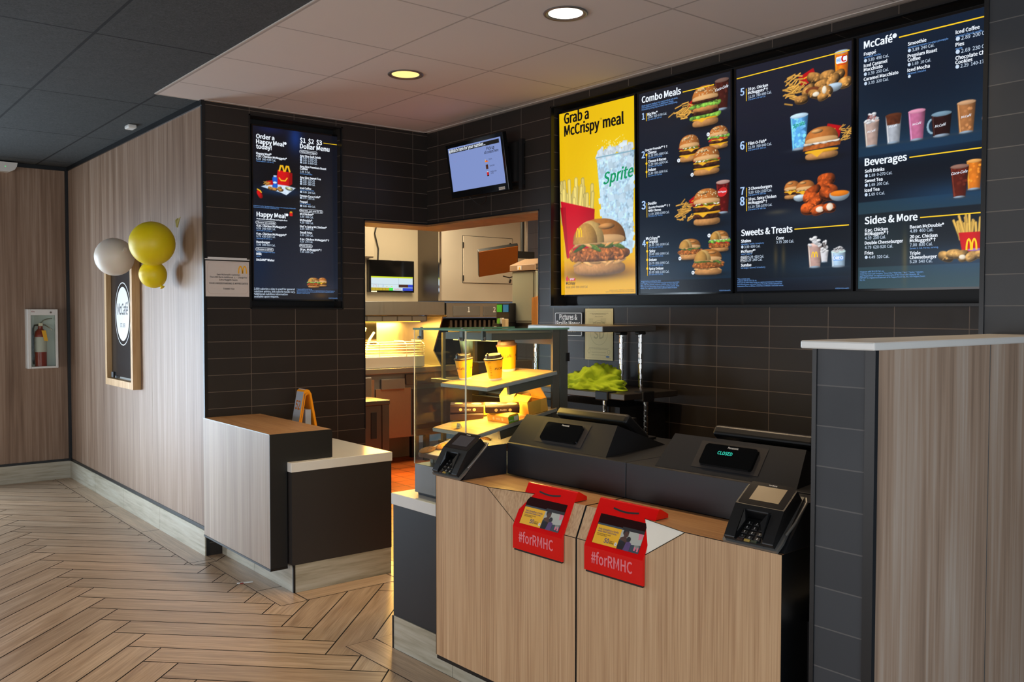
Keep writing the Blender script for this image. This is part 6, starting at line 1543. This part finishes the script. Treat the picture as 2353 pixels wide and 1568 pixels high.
# hanging order screen seen from behind
hm = thing('hanging_monitor', 'tilted order monitor with amber light painted on its back, hanging in front of the hood', 'monitor', (-7.2, 5.63, 2.115))
_a = Vector((.20, .37, .07)).normalized(); _b = Vector((.19, -.15, .25)); _b = (_b - _a * _b.dot(_a)).normalized(); _n = _a.cross(_b); Mx = Matrix(((_n.x, _a.x, _b.x, 0), (_n.y, _a.y, _b.y, 0), (_n.z, _a.z, _b.z, 0), (0, 0, 0, 1)))
AMB = mat('painted_amber_light', (150, 80, 12), .5, var=.05)  # kitchen's amber light put into the rear cover's colour
MB().box(-.02, .02, -.205, .205, -.17, .17).xf(Mx).build('casing', M['blackplast'], hm, bevel=.004)
MB().box(.0202, .024, -.20, .20, -.165, .165).xf(Mx).build('rear_cover', AMB, hm)['label'] = 'rear cover with amber light painted in'
MB().box(-.02, .03, .19, .46, .03, .10).tube([(.0, .32, .06), (0, .32, .78)], .02, 10).build('hanger', M['black'], hm)
MB().tube([(.01, .06, -.16), (.015, .14, -.175), (.01, .22, -.15)], .006, 6).build('cable', M['black'], hm, smooth=60)
MB().box(.021, .026, -.18, -.10, -.158, -.146).xf(Mx).build('sticker', M['paper'], hm) if False else None
# work table with the machines
wt = thing('work_table', 'stainless work table behind the display case carrying the holding cabinet', 'table', (-6.8, 5.0, 0))
MB().box(-.55, .54, .12, 1.0, 1.39, 1.425).build('raised_shelf', M['steel_dark'], wt, bevel=.003); MB().box(-.6, .1, -.05, 1.4, .90, .94).build('table_top', M['steel'], wt, bevel=.003)
for x in (-.5, .02): 
    for y in (.03, 1.3): MB().box(x - .02, x + .02, y - .02, y + .02, 0, .9).box(x - .015, x + .015, y - .015, y + .015, .94, 1.39).build('leg', M['steel_grey'], wt)
MB().box(-.55, .05, .0, 1.35, .30, .33).build('under_shelf', M['steel_dark'], wt)
hc = thing('holding_cabinet', 'upright stainless holding cabinet with a sloping brown hood by the jamb of the opening', 'cabinet', (-6.685, 5.40, 1.4265), -PI / 2)
MB().box(-.34, 0, 0, .345, .06, .548).build('body', M['sage_steel'], hc, bevel=.006)
m = MB().rrect(.02, .315, .085, .535, .02, lambda a, b: (.006, a, b)); n = len(m.v); m.rrect(.025, .31, .09, .53, .02, lambda a, b: (.0005, a, b)); m.f += [(i, (i + 1) % n, n + (i + 1) % n, n + i) for i in range(n)]; m.m += [0] * n
m.build('door', M['sage_steel'], hc)
top = MB().prism([(.02, .552), (.02, .606), (-.16, .672), (-.34, .672), (-.34, .552)], 1, -.012, .350); top.build('hood', mat('brown_grey_hood', (150, 122, 96), .4, var=.05), hc, bevel=.003)
v = MB()
for i in range(4): v.box(-.10, .0, .3501, .353, .562 + i * .013, .569 + i * .013)
v.build('vent', M['black'], hc); w_ = MB().box(.0201, .022, .105, .165, .560, .598).build('warning_label', M['paper'], hc); MB().poly([(.0226, .123, .564), (.0226, .147, .564), (.0226, .135, .590)]).build('triangle', M['gold'], w_, recalc=False)
MB().box(-.30, -.01, .02, .33, .0, .06).build('base', M['steel_dark'], hc)
ds = thing('packet_dispenser', 'black packet dispenser with green and blue label cards, beside the holding cabinet', 'dispenser', (-6.83, 5.32, 1.4265), -PI / 2)
MB().box(-.2, 0, 0, .205, .06, .25).build('body', M['black'], ds, bevel=.006)
MB().box(.0005, .004, .015, .095, .165, .235).build('label_card', mat('green_card', (60, 190, 50), .4), ds); MB().box(.0005, .004, .11, .19, .165, .235).build('label_card', mat('blue_card', (40, 130, 200), .4), ds)
MB().box(-.18, .02, .0, .205, 0, .06).build('foot', M['black'], ds)
sb = thing('packet_box', 'small black box of green and white packets, in front of the packet dispenser', 'box', (-6.765, 5.24, 1.4265), -PI / 2)
MB().box(-.06, .02, 0, .11, .0, .055).build('tray', M['black'], sb)
m = MB()
for i in range(6): m.box(-.05 + i * .008, -.046 + i * .008, .01 + i * .006, .05 + i * .006, .03, .105 - .01 * (i % 3))
m.build('green_packet', mat('green_packet_paper', (120, 200, 60), .5), sb); m = MB()
for i in range(5): m.box(-.05 + i * .008, -.046 + i * .008, .055 + i * .006, .095 + i * .004, .03, .11 - .01 * (i % 2))
m.build('white_packet', M['paper'], sb)
MB().box(.0205, .022, .03, .07, .01, .03).build('label', M['paper'], sb)
bg_ = thing('cardboard_sleeve', 'pale cardboard sleeve standing beside the packet box', 'carton', (-6.64, 5.24, 1.4265), -PI / 2)
MB().box(-.04, .0, 0, .05, 0, .10).build('card', mat('pale_card', (206, 176, 130), .6), bg_, bevel=.003)
bags = mat('kraft_bag_paper', (196, 128, 48), .7, var=.1)
for i in range(4):
    b_ = thing('paper_bag_stack', 'folded kraft paper bag standing against the jamb of the opening', 'paper bag', (-6.336 + i * .02, 5.37, 1.4265), (0, 0, -PI / 2), 'folded kraft bags at the jamb')
    MB().prism([(0, 0), (.018, 0), (.014, .16), (.019, .30 + .004 * i), (.001, .30), (-.004, .16)], 0, -.10, .02).build('bag', bags, b_)
ap = thing('hanging_apron', 'pale green cloth hanging in the shade behind the display case', 'cloth', (-6.96, 4.98, 1.10))
m = MB(); cols = []
for i in range(13):
    a = i / 12; cols.append((.015 * math.sin(a * 18), a * .22, .22)); 
V = [(x, y, .22) for x, y, z in cols] + [(x * 1.6, .03 + y * .75, -.02 + .10 * abs(a - 6) / 6) for a, (x, y, z) in enumerate(cols)]
m.add(V, [(i, i + 1, 13 + i + 1, 13 + i) for i in range(12)]); o = m.build('cloth', mat('sage_cloth', (170, 184, 150), .8), ap, smooth=60); s_ = o.modifiers.new('thick', 'SOLIDIFY'); s_.thickness = .004
fr = thing('fryer', 'dark steel fryer unit seen through the display case glass', 'fryer', (-5.95, 4.75, 0))
MB().box(-.5, 0, 0, .62, .06, .86).build('body', M['steel_dark'], fr, bevel=.006); MB().box(-.5, -.40, 0, .62, .861, 1.15).build('splashback', M['steel_dark'], fr, bevel=.004)
MB().box(-.38, -.04, .06, .56, .8605, .885).build('vat_rim', M['steel'], fr, bevel=.004); MB().box(.0, .008, .05, .57, .12, .62).build('door', M['steel'], fr, bevel=.004); MB().box(.008, .03, .2, .42, .54, .56).build('door_handle', M['chrome'], fr)
MB().tube([(-.2, .2, .90), (-.05, .22, .99), (.08, .24, 1.06)], .014, 8).tube([(-.2, .4, .90), (-.05, .42, .97), (.08, .45, 1.02)], .014, 8).build('basket_handle', M['blackplast'], fr, smooth=50)
for x in (-.45, -.05):
    for y in (.05, .57): MB().cyl((x, y, 0), (x, y, .06), .025).build('foot', M['black'], fr)
